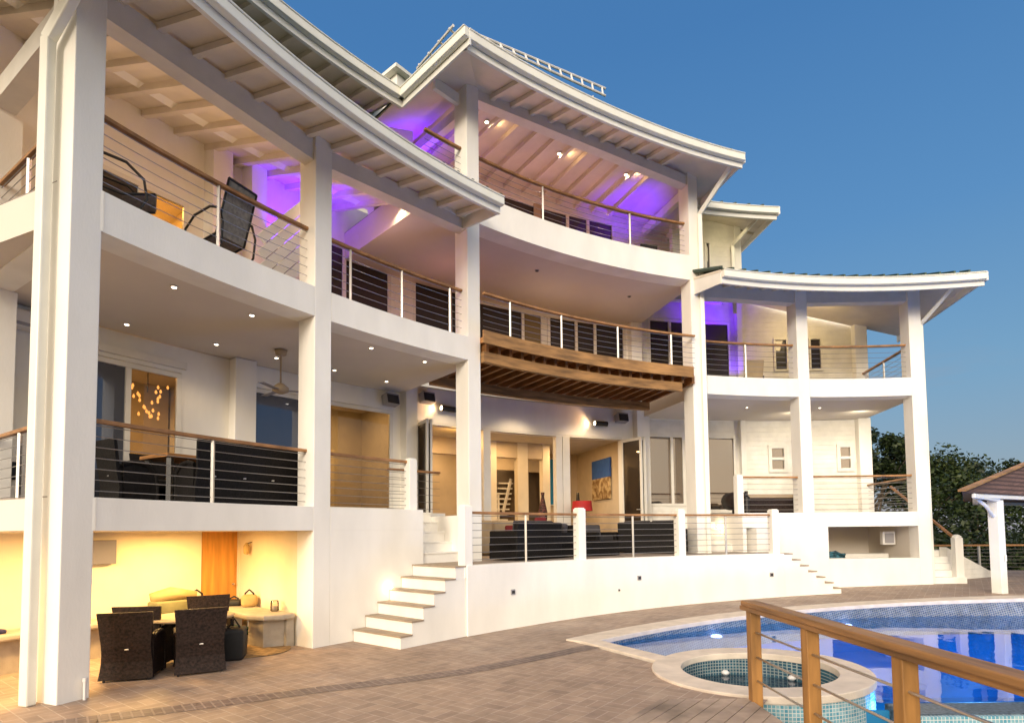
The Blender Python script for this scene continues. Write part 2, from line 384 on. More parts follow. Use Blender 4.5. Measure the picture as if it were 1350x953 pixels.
sc.cycles.sample_clamp_indirect = 4; sc.cycles.caustics_reflective = False; sc.cycles.caustics_refractive = False

# ------------------------------------------------------------------ world: dusk sky, warm afterglow behind the camera
w = bpy.data.worlds.new('World'); sc.world = w; w.use_nodes = True
nt = w.node_tree; nt.nodes.clear()
wo = N(nt, 'ShaderNodeOutputWorld')
tc = N(nt, 'ShaderNodeTexCoord'); sx = N(nt, 'ShaderNodeSeparateXYZ'); nt.links.new(tc.outputs['Generated'], sx.inputs[0])
ramp = N(nt, 'ShaderNodeValToRGB')
els = ramp.color_ramp.elements
els[0].position = 0.0; els[0].color = (.31, .31, .37, 1)
els[1].position = 1.0; els[1].color = (.045, .15, .37, 1)
for p, c in ((.08, (.215, .31, .425)), (.22, (.145, .31, .50)), (.42, (.082, .24, .495)), (.65, (.050, .18, .43))):
    e = els.new(p); e.color = col(c)
nt.links.new(sx.outputs['Z'], ramp.inputs[0])
cn = N(nt, 'ShaderNodeTexNoise'); cn.inputs['Scale'].default_value = 2.6; cn.inputs['Detail'].default_value = 7; cn.inputs['Roughness'].default_value = .6
cm = N(nt, 'ShaderNodeMapping'); cm.inputs['Scale'].default_value = (1, 1, 5)
nt.links.new(tc.outputs['Generated'], cm.inputs[0]); nt.links.new(cm.outputs[0], cn.inputs['Vector'])
cr1 = N(nt, 'ShaderNodeMapRange'); cr1.inputs['From Min'].default_value = .50; cr1.inputs['From Max'].default_value = .75; cr1.inputs['To Max'].default_value = .75
nt.links.new(cn.outputs['Fac'], cr1.inputs[0])
low = N(nt, 'ShaderNodeMapRange'); low.inputs['From Min'].default_value = .04; low.inputs['From Max'].default_value = .36; low.inputs['To Min'].default_value = 1; low.inputs['To Max'].default_value = 0
nt.links.new(sx.outputs['Z'], low.inputs[0])
cmu = N(nt, 'ShaderNodeMath', operation='MULTIPLY'); nt.links.new(cr1.outputs[0], cmu.inputs[0]); nt.links.new(low.outputs[0], cmu.inputs[1])
mixc = N(nt, 'ShaderNodeMix', data_type='RGBA'); mixc.inputs[7].default_value = (.27, .27, .33, 1)
nt.links.new(cmu.outputs[0], mixc.inputs[0]); nt.links.new(ramp.outputs[0], mixc.inputs[6])
GD = Vector((-.30, -1, .42)).normalized()
dot = N(nt, 'ShaderNodeVectorMath', operation='DOT_PRODUCT'); dot.inputs[1].default_value = GD
nt.links.new(tc.outputs['Generated'], dot.inputs[0])
mxm = N(nt, 'ShaderNodeMath', operation='MAXIMUM'); mxm.inputs[1].default_value = 0; nt.links.new(dot.outputs['Value'], mxm.inputs[0])
pw = N(nt, 'ShaderNodeMath', operation='POWER'); pw.inputs[1].default_value = 1.6; nt.links.new(mxm.outputs[0], pw.inputs[0])
up = N(nt, 'ShaderNodeMapRange'); up.inputs['From Min'].default_value = -.02; up.inputs['From Max'].default_value = .02
nt.links.new(sx.outputs['Z'], up.inputs[0])
pm = N(nt, 'ShaderNodeMath', operation='MULTIPLY'); nt.links.new(pw.outputs[0], pm.inputs[0]); nt.links.new(up.outputs[0], pm.inputs[1])
glow = N(nt, 'ShaderNodeVectorMath', operation='SCALE'); glow.inputs[0].default_value = (3.05, 2.43, 1.66)
nt.links.new(pm.outputs[0], glow.inputs['Scale'])
sky = N(nt, 'ShaderNodeTexSky'); sky.sky_type = 'NISHITA'; sky.sun_disc = False; sky.sun_elevation = rad(6); sky.sun_rotation = math.atan2(-.30, -1) % (2*math.pi)
bg1 = N(nt, 'ShaderNodeBackground'); bg1.inputs[1].default_value = 1.0
bg2 = N(nt, 'ShaderNodeBackground'); bg2.inputs[1].default_value = .02
addv = N(nt, 'ShaderNodeVectorMath', operation='ADD')
nt.links.new(mixc.outputs[2], addv.inputs[0]); nt.links.new(glow.outputs[0], addv.inputs[1])
nt.links.new(addv.outputs[0], bg1.inputs[0]); nt.links.new(sky.outputs[0], bg2.inputs[0])
ads = N(nt, 'ShaderNodeAddShader'); nt.links.new(bg1.outputs[0], ads.inputs[0]); nt.links.new(bg2.outputs[0], ads.inputs[1])
nt.links.new(ads.outputs[0], wo.inputs[0])
sl = bpy.data.lights.new('afterglow_sun', 'SUN'); sl.energy = 1.95; sl.angle = rad(14); sl.color = (1, .88, .72)
so = bpy.data.objects.new('afterglow_sun', sl); COL.objects.link(so)
so.rotation_euler = Vector((-.42, -1, .26)).to_track_quat('Z', 'Y').to_euler()
def light(kind, loc, energy, color, target=None, size=.1, spot=None, blend=.6):
    l = bpy.data.lights.new(kind.lower()+'_light', kind); l.energy = energy; l.color = color
    if kind == 'AREA': l.size = size
    else: l.shadow_soft_size = size
    if kind == 'SPOT': l.spot_size = rad(spot or 90); l.spot_blend = blend
    o = bpy.data.objects.new(kind.lower()+'_light', l); COL.objects.link(o); o.location = loc
    if target is not None: o.rotation_euler = (Vector(loc)-Vector(target)).to_track_quat('Z', 'Y').to_euler()
    return o
WARM = (1, .62, .28); WARM2 = (1, .74, .45); VIOL = (.12, .0, 1.0)

# ================================================================== THE VILLA
VL = P(-28, R+4, 0)
villa = thing('villa', 'white three storey villa with concave balconies above the terrace and pool', 'villa', VL)
def part(mb, name, mat, parent=None, **k): return mb.build(name, mat, parent or villa, **k)

Z1B, Z1, Z2B, Z2, Z3B, Z3, ZT = 2.09, 2.52, 6.01, 6.56, 9.36, 10.10, 1.38
C = {1: (-66.55, -65.3), 2: (-53.6, -52.4), 3: (-40.8, -39.6), 4: (-16.65, -15.6), 5: (-5.1, -3.9), 6: (6.26, 7.42)}
def column(t, z0, z1, r0=R, r1=R+.5):
    part(MB().hexa([P(t[0], r0, z0), P(t[1], r0, z0), P(t[1], r1, z0), P(t[0], r1, z0), P(t[0], r0, z1), P(t[1], r0, z1), P(t[1], r1, z1), P(t[0], r1, z1)]),
         'column', M['stucco'], bevel=.012)
column(C[1], -.4, 9.48); column(C[2], -.4, 9.48); column(C[3], ZT-.3, 12.72); column(C[4], ZT-.3, 12.72)
column(C[5], Z1-.02, 9.5); column(C[6], -.4, 9.5)

# floor slabs: main slab behind the columns, edge beams butting between them
def slab(t0, t1, z0, z1, cols, name='balcony_slab', ceil=True, rin=R+.5, rout=R+3.8):
    cuts = [t0]+sum([[C[k][0], C[k][1]] for k in cols], [])+[t1]
    ed = MB()
    for a, b in zip(cuts[::2], cuts[1::2]):
        if b-a > .05: ed.arc(a, b, R, rin+.002, z0, z1)
    e = part(ed, 'edge_beam', M['stucco'], bevel=.003)
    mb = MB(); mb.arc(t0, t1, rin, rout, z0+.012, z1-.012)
    s = part(mb, name, M['ceil'])
    fl = MB().arc(t0, t1, rin-.2, rout, z1-.01, z1+.006)
    part(fl, 'balcony_floor', M['deckfloor'], parent=s)
slab(-66.55, -39.62, Z2B, Z2, [1, 2, 3][:2]+[])
# left ground/first level slab up to the stair flight
slab(-66.55, -45.0, Z1B, Z1, [1, 2])
part(MB().arc(-45.0, -39.7, R+1.5, R+3.8, ZT-.2, Z1), 'balcony_slab', M['stucco'])
slab(-15.6, 7.42, Z2B, Z2, [5, 6])
slab(-3.9, 7.42, Z1B, Z1, [6])
part(MB().arc(-11.4, -3.9, R, R+.5, Z1B, Z1), 'edge_beam', M['stucco'])
part(MB().arc(-11.4, -3.9, R+.5, R+3.8, ZT-.3, Z1-.005), 'balcony_slab', M['stucco'])
slab(-44.4, -15.62, Z3B, Z3, [3, 4][:1]+[])
# ceiling over centre second floor is the underside of that slab

# ---- walls with openings
def wall(t0, t1, z0, z1, ops, mat, r0=R+3.8, r1=R+4.05, name='wall'):
    mb = MB(); cur = t0
    for a, b, za, zb in sorted(ops):
        if a > cur: mb.arc(cur, a, r0, r1, z0, z1)
        if za > z0: mb.arc(a, b, r0, r1, z0, za)
        if zb < z1: mb.arc(a, b, r0, r1, zb, z1)
        cur = b
    if cur < t1: mb.arc(cur, t1, r0, r1, z0, z1)
    return part(mb, name, mat)
def glazing(t0, t1, z0, z1, muls, glass, r=R+3.86, fw_=.10, kind='window', transom=None, fmat=None, fd=.08):
    """window > frame, pane; glass is one material or one per pane"""
    dt = math.degrees(fw_/r); fm = fmat or M['frame']
    fr = MB()
    fr.arc(t0, t1, r-fd, r, z0, z0+fw_); fr.arc(t0, t1, r-fd, r, z1-fw_, z1)
    fr.arc(t0, t0+dt, r-fd, r, z0+fw_, z1-fw_, n=1); fr.arc(t1-dt, t1, r-fd, r, z0+fw_, z1-fw_, n=1)
    for m in muls: fr.arc(m-dt/2, m+dt/2, r-fd, r, z0+fw_, z1-fw_, n=1)
    if transom: fr.arc(t0+dt, t1-dt, r-fd+.004, r-.004, transom-fw_*.4, transom+fw_*.4)
    wd = part(fr, kind, fm, bevel=.004)
    ed = [t0+dt]+[x for m in muls for x in (m-dt/2, m+dt/2)]+[t1-dt]
    for i, (a, b) in enumerate(zip(ed[::2], ed[1::2])):
        g = glass[i % len(glass)] if isinstance(glass, list) else glass
        part(MB().arc(a, b, r-.03, r-.02, z0+fw_, z1-fw_, n=max(1, int((b-a)/4))), 'pane', M[g], parent=wd)
    return wd

# ground floor room under the left wing
part(MB().arc(-80, -56.0, R+3.0, R+3.2, -.1, Z1B+.05).arc(-56.0, -55.1, R+3.0, R+3.2, -.1, Z1B+.05).arc(-52.9, -51, R+3.0, R+3.2, -.1, Z1B+.05), 'wall', M['yellowwall'], label='cream wall of the lit ground floor room')
wd = part(MB().arc(-55.1, -52.9, R+3.06, R+3.14, 0, Z1B+.02), 'door', M['door'], label='varnished orange wooden door in the lit ground floor room')
part(MB().lathe(P(-53.2, R+3.0, 1.0), [(.02, -.02), (.035, 0), (.02, .02)], 10), 'handle', M['steel'], parent=wd)
sw = MB(); a, b = P(-53.58, R+.505), P(-52.85, R+3.0); n_ = (b-a).normalized().cross(Vector((0, 0, 1)))*.25
sw.prism([a, b, b+n_, a+n_], -.1, Z1B+.05); part(sw, 'wall', M['yellowwall'])
# wall block between second column and the stair
part(MB().arc(-52.4, -45.0, R, R+.35, -.3, Z1B), 'wall', M['stucco'])
part(MB().hexa([P(-45.25, R+.35, -.3), P(-45.0, R+.35, -.3), P(-45.0, R+1.6, -.3), P(-45.25, R+1.6, -.3), P(-45.25, R+.35, Z1B), P(-45.0, R+.35, Z1B), P(-45.0, R+1.6, Z1B), P(-45.25, R+1.6, Z1B)]), 'wall', M['stucco'])

# terrace (between the stairs): curved retaining wall + floor
RT = R-1.42
part(MB().arc(-44.97, -10.6, RT, RT+.3, -.3, ZT), 'terrace_wall', M['stucco'], bevel=.012)
tf = part(MB().arc(-44.6, -10.6, RT+.3, R+3.8, ZT-.25, ZT-.004), 'terrace_floor', M['deckfloor'])
part(MB().arc(-10.6, -3.0, R-.2, R+.35, -.3, Z1B-.002), 'wall', M['stucco'])
# left wing first-floor wall
wall(-68.0, -39.7, Z1, Z2B, [(-60.3, -55.3, Z1, 5.47), (-51.1, -47.2, Z1+.02, 5.5), (-46.6, -40.35, Z1+.1, 5.5)], M['stucco'])
glazing(-60.3, -55.3, Z1+.02, 5.45, [-58.1], ['win_blue', 'clear2'], kind='door')
glazing(-51.1, -47.2, Z1+.04, 5.48, [], 'win_blue')
glazing(-46.6, -40.35, Z1+.12, 5.48, [], 'clear2')
part(MB().arc(-52.5, -51.15, R+3.5, R+3.8, Z1, Z2B), 'column', M['stucco'], bevel=.01)
part(MB().arc(-39.7, -38.7, R+3.45, R+4.05, ZT, Z2B+.3), 'column', M['stucco'], bevel=.01)
part(MB().arc(-60.5, -55.1, R+3.72, R+3.8, 5.55, 5.7), 'door_head_trim', M['frame'])
# centre bay wall above the folding doors
wall(-38.7, -15.0, ZT, 6.3, [(-38.2, -17.7, ZT, 5.22)], M['stucco'])
part(MB().arc(-38.2, -17.7, R+3.74, R+3.86, 5.22, 5.30), 'door_track', M['frame'])
for a, b in ((-32.1, -31.4), (-24.75, -24.1), (-24.05, -23.3)):
    part(MB().arc(a, b, R+3.72, R+3.95, ZT, 5.22, n=1), 'post', M['frame'], bevel=.008)
def folded_panel(th, r0, r1, th2=None):
    th2 = th2 or th
    fr = MB(); z0, z1 = ZT+.02, 5.2
    a0, a1 = P(th, r0), P(th2, r1)
    d = (a1-a0).normalized(); L = (a1-a0).length
    for u in (0.04, L-.04): q = a0+d*u; fr.bar((q.x, q.y, z0), (q.x, q.y, z1), .06, .08, up=d)
    for z in (z0+.05, z1-.05): fr.bar((a0.x, a0.y, z), (a1.x, a1.y, z), .05, .1)
    o = part(fr, 'folding_door', M['frame'], bevel=.004)
    q0, q1 = a0+d*.07, a1-d*.07
    part(MB().bar((q0.x, q0.y, (z0+z1)/2), (q1.x, q1.y, (z0+z1)/2), .012, z1-z0-.2), 'pane', M['win_dark'], parent=o)
    return o
folded_panel(-38.25, R+3.75, R+2.9, -38.7); folded_panel(-37.9, R+3.75, R+2.9, -38.35)
fd = folded_panel(-17.75, R+3.75, R+2.85, -17.0); folded_panel(-17.4, R+3.75, R+2.85, -16.6)
part(MB().tube([P(-16.95, R+2.95, 2.75), P(-17.15, R+2.9, 2.75), P(-17.6, R+2.9, 2.75)], .02, 6), 'handle', M['steel'], parent=fd)
part(MB().arc(-16.4, -15.05, R+3.5, R+4.05, ZT, 6.3), 'column', M['stucco'], bevel=.01)
# right wing first floor
wall(-15.0, 7.6, ZT, Z2B, [(-14.95, -10.9, 2.9, 5.48), (-10.3, -5.4, 2.62, 5.5), (-2.2, -.3, 4.12, 5.12), (4.6, 6.2, 4.12, 5.12)], M['siding'])
glazing(-14.95, -10.9, 2.9, 5.48, [-12.3], 'win_sky'); glazing(-10.3, -5.4, 2.65, 5.5, [], 'win_sky', fw_=.13)
for a, b in ((-2.2, -.3), (4.6, 6.2)):
    glazing(a, b, 4.12, 5.12, [], 'win_sky', fw_=.12, transom=4.62, r=R+3.84, fd=.1)
part(MB().arc(-5.2, -4.7, R+3.6, R+3.8, Z1, Z2B), 'corner_trim', M['stucco']); part(MB().arc(6.45, 7.6, R+3.5, R+4.05, Z1-.4, Z2B), 'column', M['stucco'], bevel=.01)
# right wing second floor
wall(-15.2, 7.6, Z2, 10.75, [(-14.6, -5.7, Z2, 9.72), (-1.3, .9, 7.86, 9.1), (1.5, 3.6, 7.86, 9.1)], M['siding'])
glazing(-14.6, -5.7, Z2+.02, 9.7, [-12.2, -8.7], 'win_dark', kind='door'); glazing(-1.3, .9, 7.86, 9.1, [0.1], 'win_dark', r=R+3.84, fd=.1, fw_=.07); glazing(1.5, 3.6, 7.86, 9.1, [2.35], 'win_dark', r=R+3.84, fd=.1, fw_=.07)
part(MB().arc(-5.25, -4.7, R+3.6, R+3.8, Z2, 10.6), 'corner_trim', M['stucco']); part(MB().arc(6.45, 7.6, R+3.5, R+4.05, Z2, 10.62), 'column', M['stucco'], bevel=.01)
# centre second floor
wall(-34, -15.2, Z2, 9.4, [(-33.4, -17.0, Z2, 9.34)], M['stucco'])
glazing(-33.4, -17.0, Z2+.02, 9.34, [-27.9, -25.9, -25.2, -22.3, -20.3], ['win_dark', 'win_olive', 'frame', 'win_dark', 'win_dark', 'win_dark'], kind='sliding_door')
part(MB().arc(-16.8, -15.7, R+3.5, R+3.8, Z2, Z3B), 'column', M['stucco'])
# left wing second floor
wall(-68.0, -34, Z2, 10.9, [(-60.3, -55.1, Z2, 9.2), (-50.6, -47.8, Z2, 9.3), (-46.4, -40.5, Z2, 9.78), (-38.6, -34.3, Z2, 9.62)], M['stucco'])
glazing(-60.3, -55.1, Z2+.02, 9.2, [-57.7], ['win_dark', 'clear'], kind='sliding_door')
part(MB().arc(-60.5, -53.5, R+6.4, R+6.5, Z2, 9.9).arc(-60.6, -60.4, R+4.1, R+6.4, Z2, 9.9, n=1).arc(-53.6, -53.4, R+4.1, R+6.4, Z2, 9.9, n=1).arc(-60.4, -53.6, R+4.06, R+6.4, 9.8, 9.9), 'wall', M['yellowwall'])
part(MB().arc(-57.3, -56.9, R+6.3, R+6.38, Z2, 9.0, n=1), 'curtain', M['tan'])
light('AREA', P(-57, R+5.2, 9.7), 95, (1, .56, .12), target=P(-57, R+5.4, 7), size=.6)
glazing(-50.6, -47.8, Z2+.02, 9.3, [], 'win_dark'); glazing(-46.4, -40.5, Z2+.02, 9.76, [-44.4], 'win_dark', kind='sliding_door')
glazing(-38.6, -34.3, Z2+.02, 9.6, [-35.1], 'win_dark')
part(MB().arc(-54.2, -53.0, R+3.4, R+3.8, Z2, 10.6), 'column', M['stucco']); part(MB().arc(-51.9, -50.9, R+3.3, R+3.8, Z2, 10.6), 'column', M['stucco'])
# third floor
RW3 = R+3.0
wall(-34.5, -8, Z3, 13.7, [(-33.5, -19.2, Z3, 12.55)], M['siding'], r0=RW3, r1=RW3+.25)
glazing(-33.5, -19.2, Z3+.02, 12.53, [-31.4, -27.6, -24.3, -22.1], 'win_dark', r=RW3+.06, kind='sliding_door')
part(MB().arc(-27.95, -27.2, RW3-.06, RW3-.022, Z3, 12.5), 'post', M['tan'])
wall(-78, -44.4, 10.24, 12.9, [], M['stucco'], r0=R+2.3, r1=R+2.6); wall(-44.4, -41.4, 10.1, 12.9, [], M['stucco'], r0=R+2.3, r1=R+2.6)
part(MB().hexa([P(-41.4, R+2.3, 10.1), P(-41.0, R+2.3, 10.1), P(-41.0, R+6, 10.1), P(-41.4, R+6, 10.1), P(-41.4, R+2.3, 13.9), P(-41.0, R+2.3, 13.9), P(-41.0, R+6, 13.9), P(-41.4, R+6, 13.9)]), 'wall', M['stucco'])
wall(-41.0, -34.5, 9.4, 13.9, [(-40.5, -35.2, Z3, 12.5)], M['stucco'], r0=R+3.05, r1=R+3.25)
glazing(-40.5, -35.2, Z3+.02, 12.48, [-38], 'win_dark', r=R+3.11)
# back mass at the right of the third floor
wall(-14.0, -6.8, 10.18, 12.9, [(-10.75, -9.8, 10.35, 11.9)], M['siding'], r0=R+2.3, r1=R+2.5)
glazing(-10.75, -9.8, 10.35, 11.9, [-10.4], 'win_dark', r=R+2.36, fw_=.07)
part(MB().hexa([P(-7.3, R+2.25, 10.2), P(-6.6, R+2.25, 10.2), P(-6.6, R+9, 10.9), P(-7.3, R+9, 10.9), P(-7.3, R+2.25, 12.9), P(-6.6, R+2.25, 12.9), P(-6.6, R+9, 12.9), P(-7.3, R+9, 12.9)]), 'wall', M['stucco'])
# opaque core of the building behind the rooms
core = MB(); core.arc(-61, 7.6, R+9.6, R+9.8, 0, 12.8); core.arc(7.3, 7.6, R+4, R+9.6, 0, 10.5, n=1)
part(core, 'wall', M['stucco'])
part(MB().arc(-61, -16.4, R+4.05, R+9.6, Z2B, Z2B+.4), 'ceiling', M['ceil']); part(MB().arc(-61, -38.8, R+4.05, R+9.6, Z1-.2, Z1), 'floor', M['deckfloor'])
part(MB().arc(-38.7, -16.4, R+4.06, R+9.6, ZT-.2, ZT), 'floor', M['deckfloor']); part(MB().arc(-38.6, -16.4, R+4.06, R+9.6, 5.35, 5.55), 'ceiling', M['roomwall'])

# interior of the left rooms (seen through clear glass)
part(MB().arc(-61, -52, R+7.5, R+7.7, Z1, Z2B), 'wall', M['roomwall'])
part(MB().arc(-52, -38.8, R+7.0, R+7.2, Z1, Z2B), 'wall', M['roomwall'])
for t in (-51.9, -38.95):
    part(MB().hexa([P(t, R+4.1, ZT), P(t+.3, R+4.1, ZT), P(t+.3, R+9.5, ZT), P(t, R+9.5, ZT), P(t, R+4.1, Z2B), P(t+.3, R+4.1, Z2B), P(t+.3, R+9.5, Z2B), P(t, R+9.5, Z2B)]), 'wall', M['roomwall'])
idr = part(MB().arc(-44.2, -42.6, R+6.92, R+6.98, Z1, Z1+2.2), 'interior_door', M['stucco'], bevel=.01)
part(MB().lathe(P(-44.0, R+6.88, Z1+1.05), [(.02, -.02), (.04, 0), (.02, .02)], 8), 'handle', M['black'], parent=idr)
idr = part(MB().arc(-42.4, -41.2, R+6.92, R+6.98, Z1, Z1+2.2), 'interior_door', M['yellowwall'], bevel=.01)
# centre hall interior
hw = MB()
for a, b in ((-38.6, -25.3), (-22.7, -21.7), (-20.2, -16.4)): hw.arc(a, b, R+8.6, R+8.8, ZT, 5.4)
hw.arc(-25.3, -22.7, R+8.6, R+8.8, 4.6, 5.4).arc(-21.7, -20.2, R+8.6, R+8.8, 4.55, 5.4)
part(hw, 'wall', M['hallwall'])
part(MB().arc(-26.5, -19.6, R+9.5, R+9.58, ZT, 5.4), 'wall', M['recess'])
part(MB().arc(-16.7, -16.42, R+4.06, R+8.6, ZT, 5.4, n=1), 'wall', M['hallwall'])
for a, b in ((-28.15, -27.45), (-25.35, -24.3), (-22.8, -22.05)):
    part(MB().arc(a, b, R+6.2, R+6.5, ZT, 5.4, n=1), 'column', M['yellowwall'], bevel=.01)
part(MB().arc(-38, -22.8, R+6.22, R+6.5, 4.78, 5.37), 'interior_beam', M['hallwall'])
part(MB().arc(-33, -22.5, R+4.9, R+5.5, ZT, ZT+.95), 'bar_counter', M['yellowwall'], bevel=.02)
idr = part(MB().arc(-19.0, -17.9, R+8.5, R+8.58, ZT, 4.4), 'interior_door', M['yellowwall'], bevel=.01)
# interior stair
st = MB()
for i in range(10): st.arc(-25.2+i*.12, -23.6+i*.10, R+9.0+.02*i, R+9.3+.02*i, 2.1+i*.22, 2.16+i*.22, n=1)
st.bar(P(-23.9, R+9.0, 2.9), P(-22.9, R+9.2, 4.3), .08, .1); st.bar(P(-24.4, R+8.95, 2.0), P(-24.4, R+8.95, 3.6), .09, .09, up=(0, 1, 0))
part(st, 'interior_stair', M['stucco'])
# ---- roofs
def roof(t0, t1, rg, rin, gtop, zR, kin, kout, nraf, name, gutter_z, beam=None, end0=True, end1=True, rR=R, raf_in=True, seams=True, top_extra=3.0, rb=None, hip0=False, hip1=False, tin1=None, sconst=False):
    """rg gutter radius, zR soffit height at rR, kin slope inwards, kout slope outwards"""
    so = MB()
    zo = zR-kout*(rR-rg)
    def hs(r): d = math.degrees(max(0, r-rg)/R); return t0+(d if hip0 else 0), t1-(d if hip1 else 0)
    def band(mb, ra, rb_, za, zb, th, tcut=None, const=False):
        n = max(2, int((t1-t0)/1.2)); b = len(mb.v)
        (a0, a1), (b0, b1) = hs(ra), hs(rb_)
        if tcut is not None: a1 = b1 = tcut
        if const: b0, b1 = a0, a1
        for i in range(n+1):
            u = i/n; ta = a0+(a1-a0)*u; tb = b0+(b1-b0)*u
            mb.v += [P(ta, ra, za), P(tb, rb_, zb), P(tb, rb_, zb+th), P(ta, ra, za+th)]
        for i in range(n):
            a = b+4*i; c = a+4
            for j in range(4): mb.f.append((a+j, a+(j+1) % 4, c+(j+1) % 4, c+j)); mb.mi.append(0)
        mb.f += [(b+3, b+2, b+1, b), (b+4*n, b+4*n+1, b+4*n+2, b+4*n+3)]; mb.mi += [0, 0]
    band(so, rg+.04, rR, zo, zR, .08); band(so, rR, rin, zR, zR+kin*(rin-rR), .08, tin1, sconst)
    def hiptri(mb, za, zm, zi, rr, lift, const=False):
        for hip, te, sg in ((hip0, t0, 1), (hip1, t1, -1)):
            if not hip: continue
            dm, di = math.degrees((rR-rg)/R)*sg, math.degrees((rr-rg)/R)*sg
            if const: di = dm
            pts = [P(te, rg, za+lift), P(te+dm, rR, zm+lift), P(te+di, rr, zi+lift), P(te, rr, za+lift)]
            lo = [p-Vector((0, 0, .05)) for p in pts]
            mb.add(lo+pts, [(3, 2, 1, 0), (4, 5, 6, 7), (0, 1, 5, 4), (1, 2, 6, 5), (2, 3, 7, 6), (3, 0, 4, 7)])
    hiptri(so, zo, zR, zR+kin*(rin-rR), rin, .05, sconst)
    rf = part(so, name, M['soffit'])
    # metal sheet with standing seams
    kt = .36; zt = gtop+.02; re = rin+top_extra
    ms = MB(); band(ms, rg-.02, re, zt+.02, zt+.02+kt*(re-rg), .03)
    hiptri(ms, zt+.03, zt+.03+kt*(rR-rg), zt+.03+kt*(re-rg), re, .02)
    ns_ = int((t1-t0)/1.35)
    if seams:
        for i in range(ns_+1):
            t = t0+(t1-t0)*i/ns_; dt = .09
            lim = re
            if hip0: lim = min(lim, rg+max(0, rad(t-t0)*R))
            if hip1: lim = min(lim, rg+max(0, rad(t1-t)*R))
            if lim-rg < .15: continue
            ms.arc(t-dt, t+dt, rg-.02, lim, zt+.05, zt+.11, k0=kt*(lim-rg+.02), n=1)
    part(ms, 'metal_sheet', M['roof'], parent=rf)
    # gutter with lip and fascia board behind
    gb, gt = gutter_z
    g = MB(); g.arc(t0, t1, rg-.13, rg, gb, gt-.02); g.arc(t0, t1, rg-.15, rg-.0, gt-.02, gt+.012)
    part(g, 'gutter', M['gutter'], parent=rf, bevel=.02, seg=3)
    part(MB().arc(t0+.05, t1-.05, rg+.004, rg+.05, gb-.14, gt-.01), 'fascia', M['trim'], parent=rf)
    part(MB().arc(t0+.05, t1-.05, rg+.05, rg+.075, gb-.14, gb-.11), 'fascia_bead', M['trim'], parent=rf)
    for e, t in ((end0, t0), (end1, t1)):
        if e:
            d = .12 if t == t0 else -.12
            b_ = MB(); b_.arc(min(t, t+d), max(t, t+d), rg+.05, rR, gb-.13, gt, k0=(zR-.12)-(gb-.13) if False else kout*(rR-rg)*.6, k1=kout*(rR-rg), n=1)
            b_.arc(min(t, t+d), max(t, t+d), rR, rin, zR-.14, zR+.2, k0=kin*(rin-rR), n=1)
            part(b_, 'barge_board', M['trim'], parent=rf)
    if nraf:
        for i in range(nraf):
            t = t0+.7+(t1-t0-1.4)*i/(nraf-1); dt = math.degrees(.05/R)
            ed_ = min((t-t0) if hip0 else 99, (t1-t) if hip1 else 99)
            if rad(ed_)*R < (rR-rg)+.05: continue
            rl = rin if sconst else min(rin, rg+rad(ed_)*R)
            m = MB(); m.arc(t-dt, t+dt, rg+.08, rR, zo-.10, zo+.005, k0=kout*(rR-rg-.08), n=1)
            if raf_in and not (tin1 is not None and t > tin1): m.arc(t-dt, t+dt, rR, rl, zR-.13, zR+.005, k0=kin*(rl-rR), n=1)
            part(m, 'rafter', M['soffit'], parent=rf)
    if beam:
        for bb in beam:                      # straight timbers from column to column: angle a, angle b, underside at a, underside at b, depth
            a, b, za, zb, h_ = bb
            part(MB().hexa([P(a, R+.06, za), P(b, R+.06, zb), P(b, R+.34, zb), P(a, R+.34, za), P(a, R+.06, za+h_), P(b, R+.06, zb+h_), P(b, R+.34, zb+h_), P(a, R+.34, za+h_)]), 'roof_beam', M['beam'], parent=rf)
    return rf
roofL = roof(-76, -41.0, R-1.3, R+3.9, 9.21, 9.44, .335, .22, 20, 'roof', (9.03, 9.21), beam=[(-76, -66.55, 8.96, 8.96, .42), (-65.3, -53.6, 8.98, 8.98, .40), (-52.4, -40.8, 9.0, 9.12, .34)], end0=False, end1=False, top_extra=-1.75, tin1=-44.4)
part(MB().bar(P(-41.0, R-1.25, 9.07), P(-41.0, R+.3, 9.28), .05, .28), 'barge_board', M['trim'], parent=roofL)
roofR = roof(-16.3, 10.95, R-1.3, R+3.9, 9.07, 9.36, .335, .25, 20, 'roof', (8.87, 9.07), beam=[(-15.6, -5.1, 8.92, 8.92, .40), (-3.9, 6.26, 8.92, 8.92, .40)], end1=False, hip1=True, top_extra=-1.6)
roofC = roof(-44.5, -13.5, R-1.32, R+3.1, 12.40, 12.70, .05, .26, 17, 'roof', (12.2, 12.4), beam=[(-39.6, -16.65, 12.47, 12.27, .30)], end0=False, end1=False, hip0=True, hip1=True, top_extra=.3, sconst=True)
roofU = roof(-76, -44.45, R+1.0, R+2.4, 12.40, 12.62, .2, .2, 22, 'roof', (12.2, 12.4), top_extra=2.2, rR=R+2.3, end0=False, end1=False, raf_in=False)
roof2 = roof(-13.9, -4.9, R+.92, R+2.4, 12.36, 12.62, .2, .2, 0, 'roof', (12.16, 12.36), rR=R+2.3, end0=False, end1=False, raf_in=False, hip1=True, top_extra=2)
def flatten(root, t0, t1, A):
    for o in root.children_recursive+[root]:
        if o.type != 'MESH' or o.name.startswith('roof_beam'): continue
        for v in o.data.vertices:
            w_ = v.co+VL; dx_, dy_ = w_.x-OX, w_.y-OY; th = math.degrees(math.atan2(dx_, dy_)); r_ = math.hypot(dx_, dy_)
            u = (th-t0)/(t1-t0)
            if 0 < u < 1 and r_ < R+1.5:
                k = A*math.sin(math.pi*u)*min(1, max(0, (R+1.5-r_)/1.5)); f_ = (r_-k)/r_
                v.co.x = OX+dx_*f_-VL.x; v.co.y = OY+dy_*f_-VL.y
flatten(roofC, -44.5, -13.5, .22)
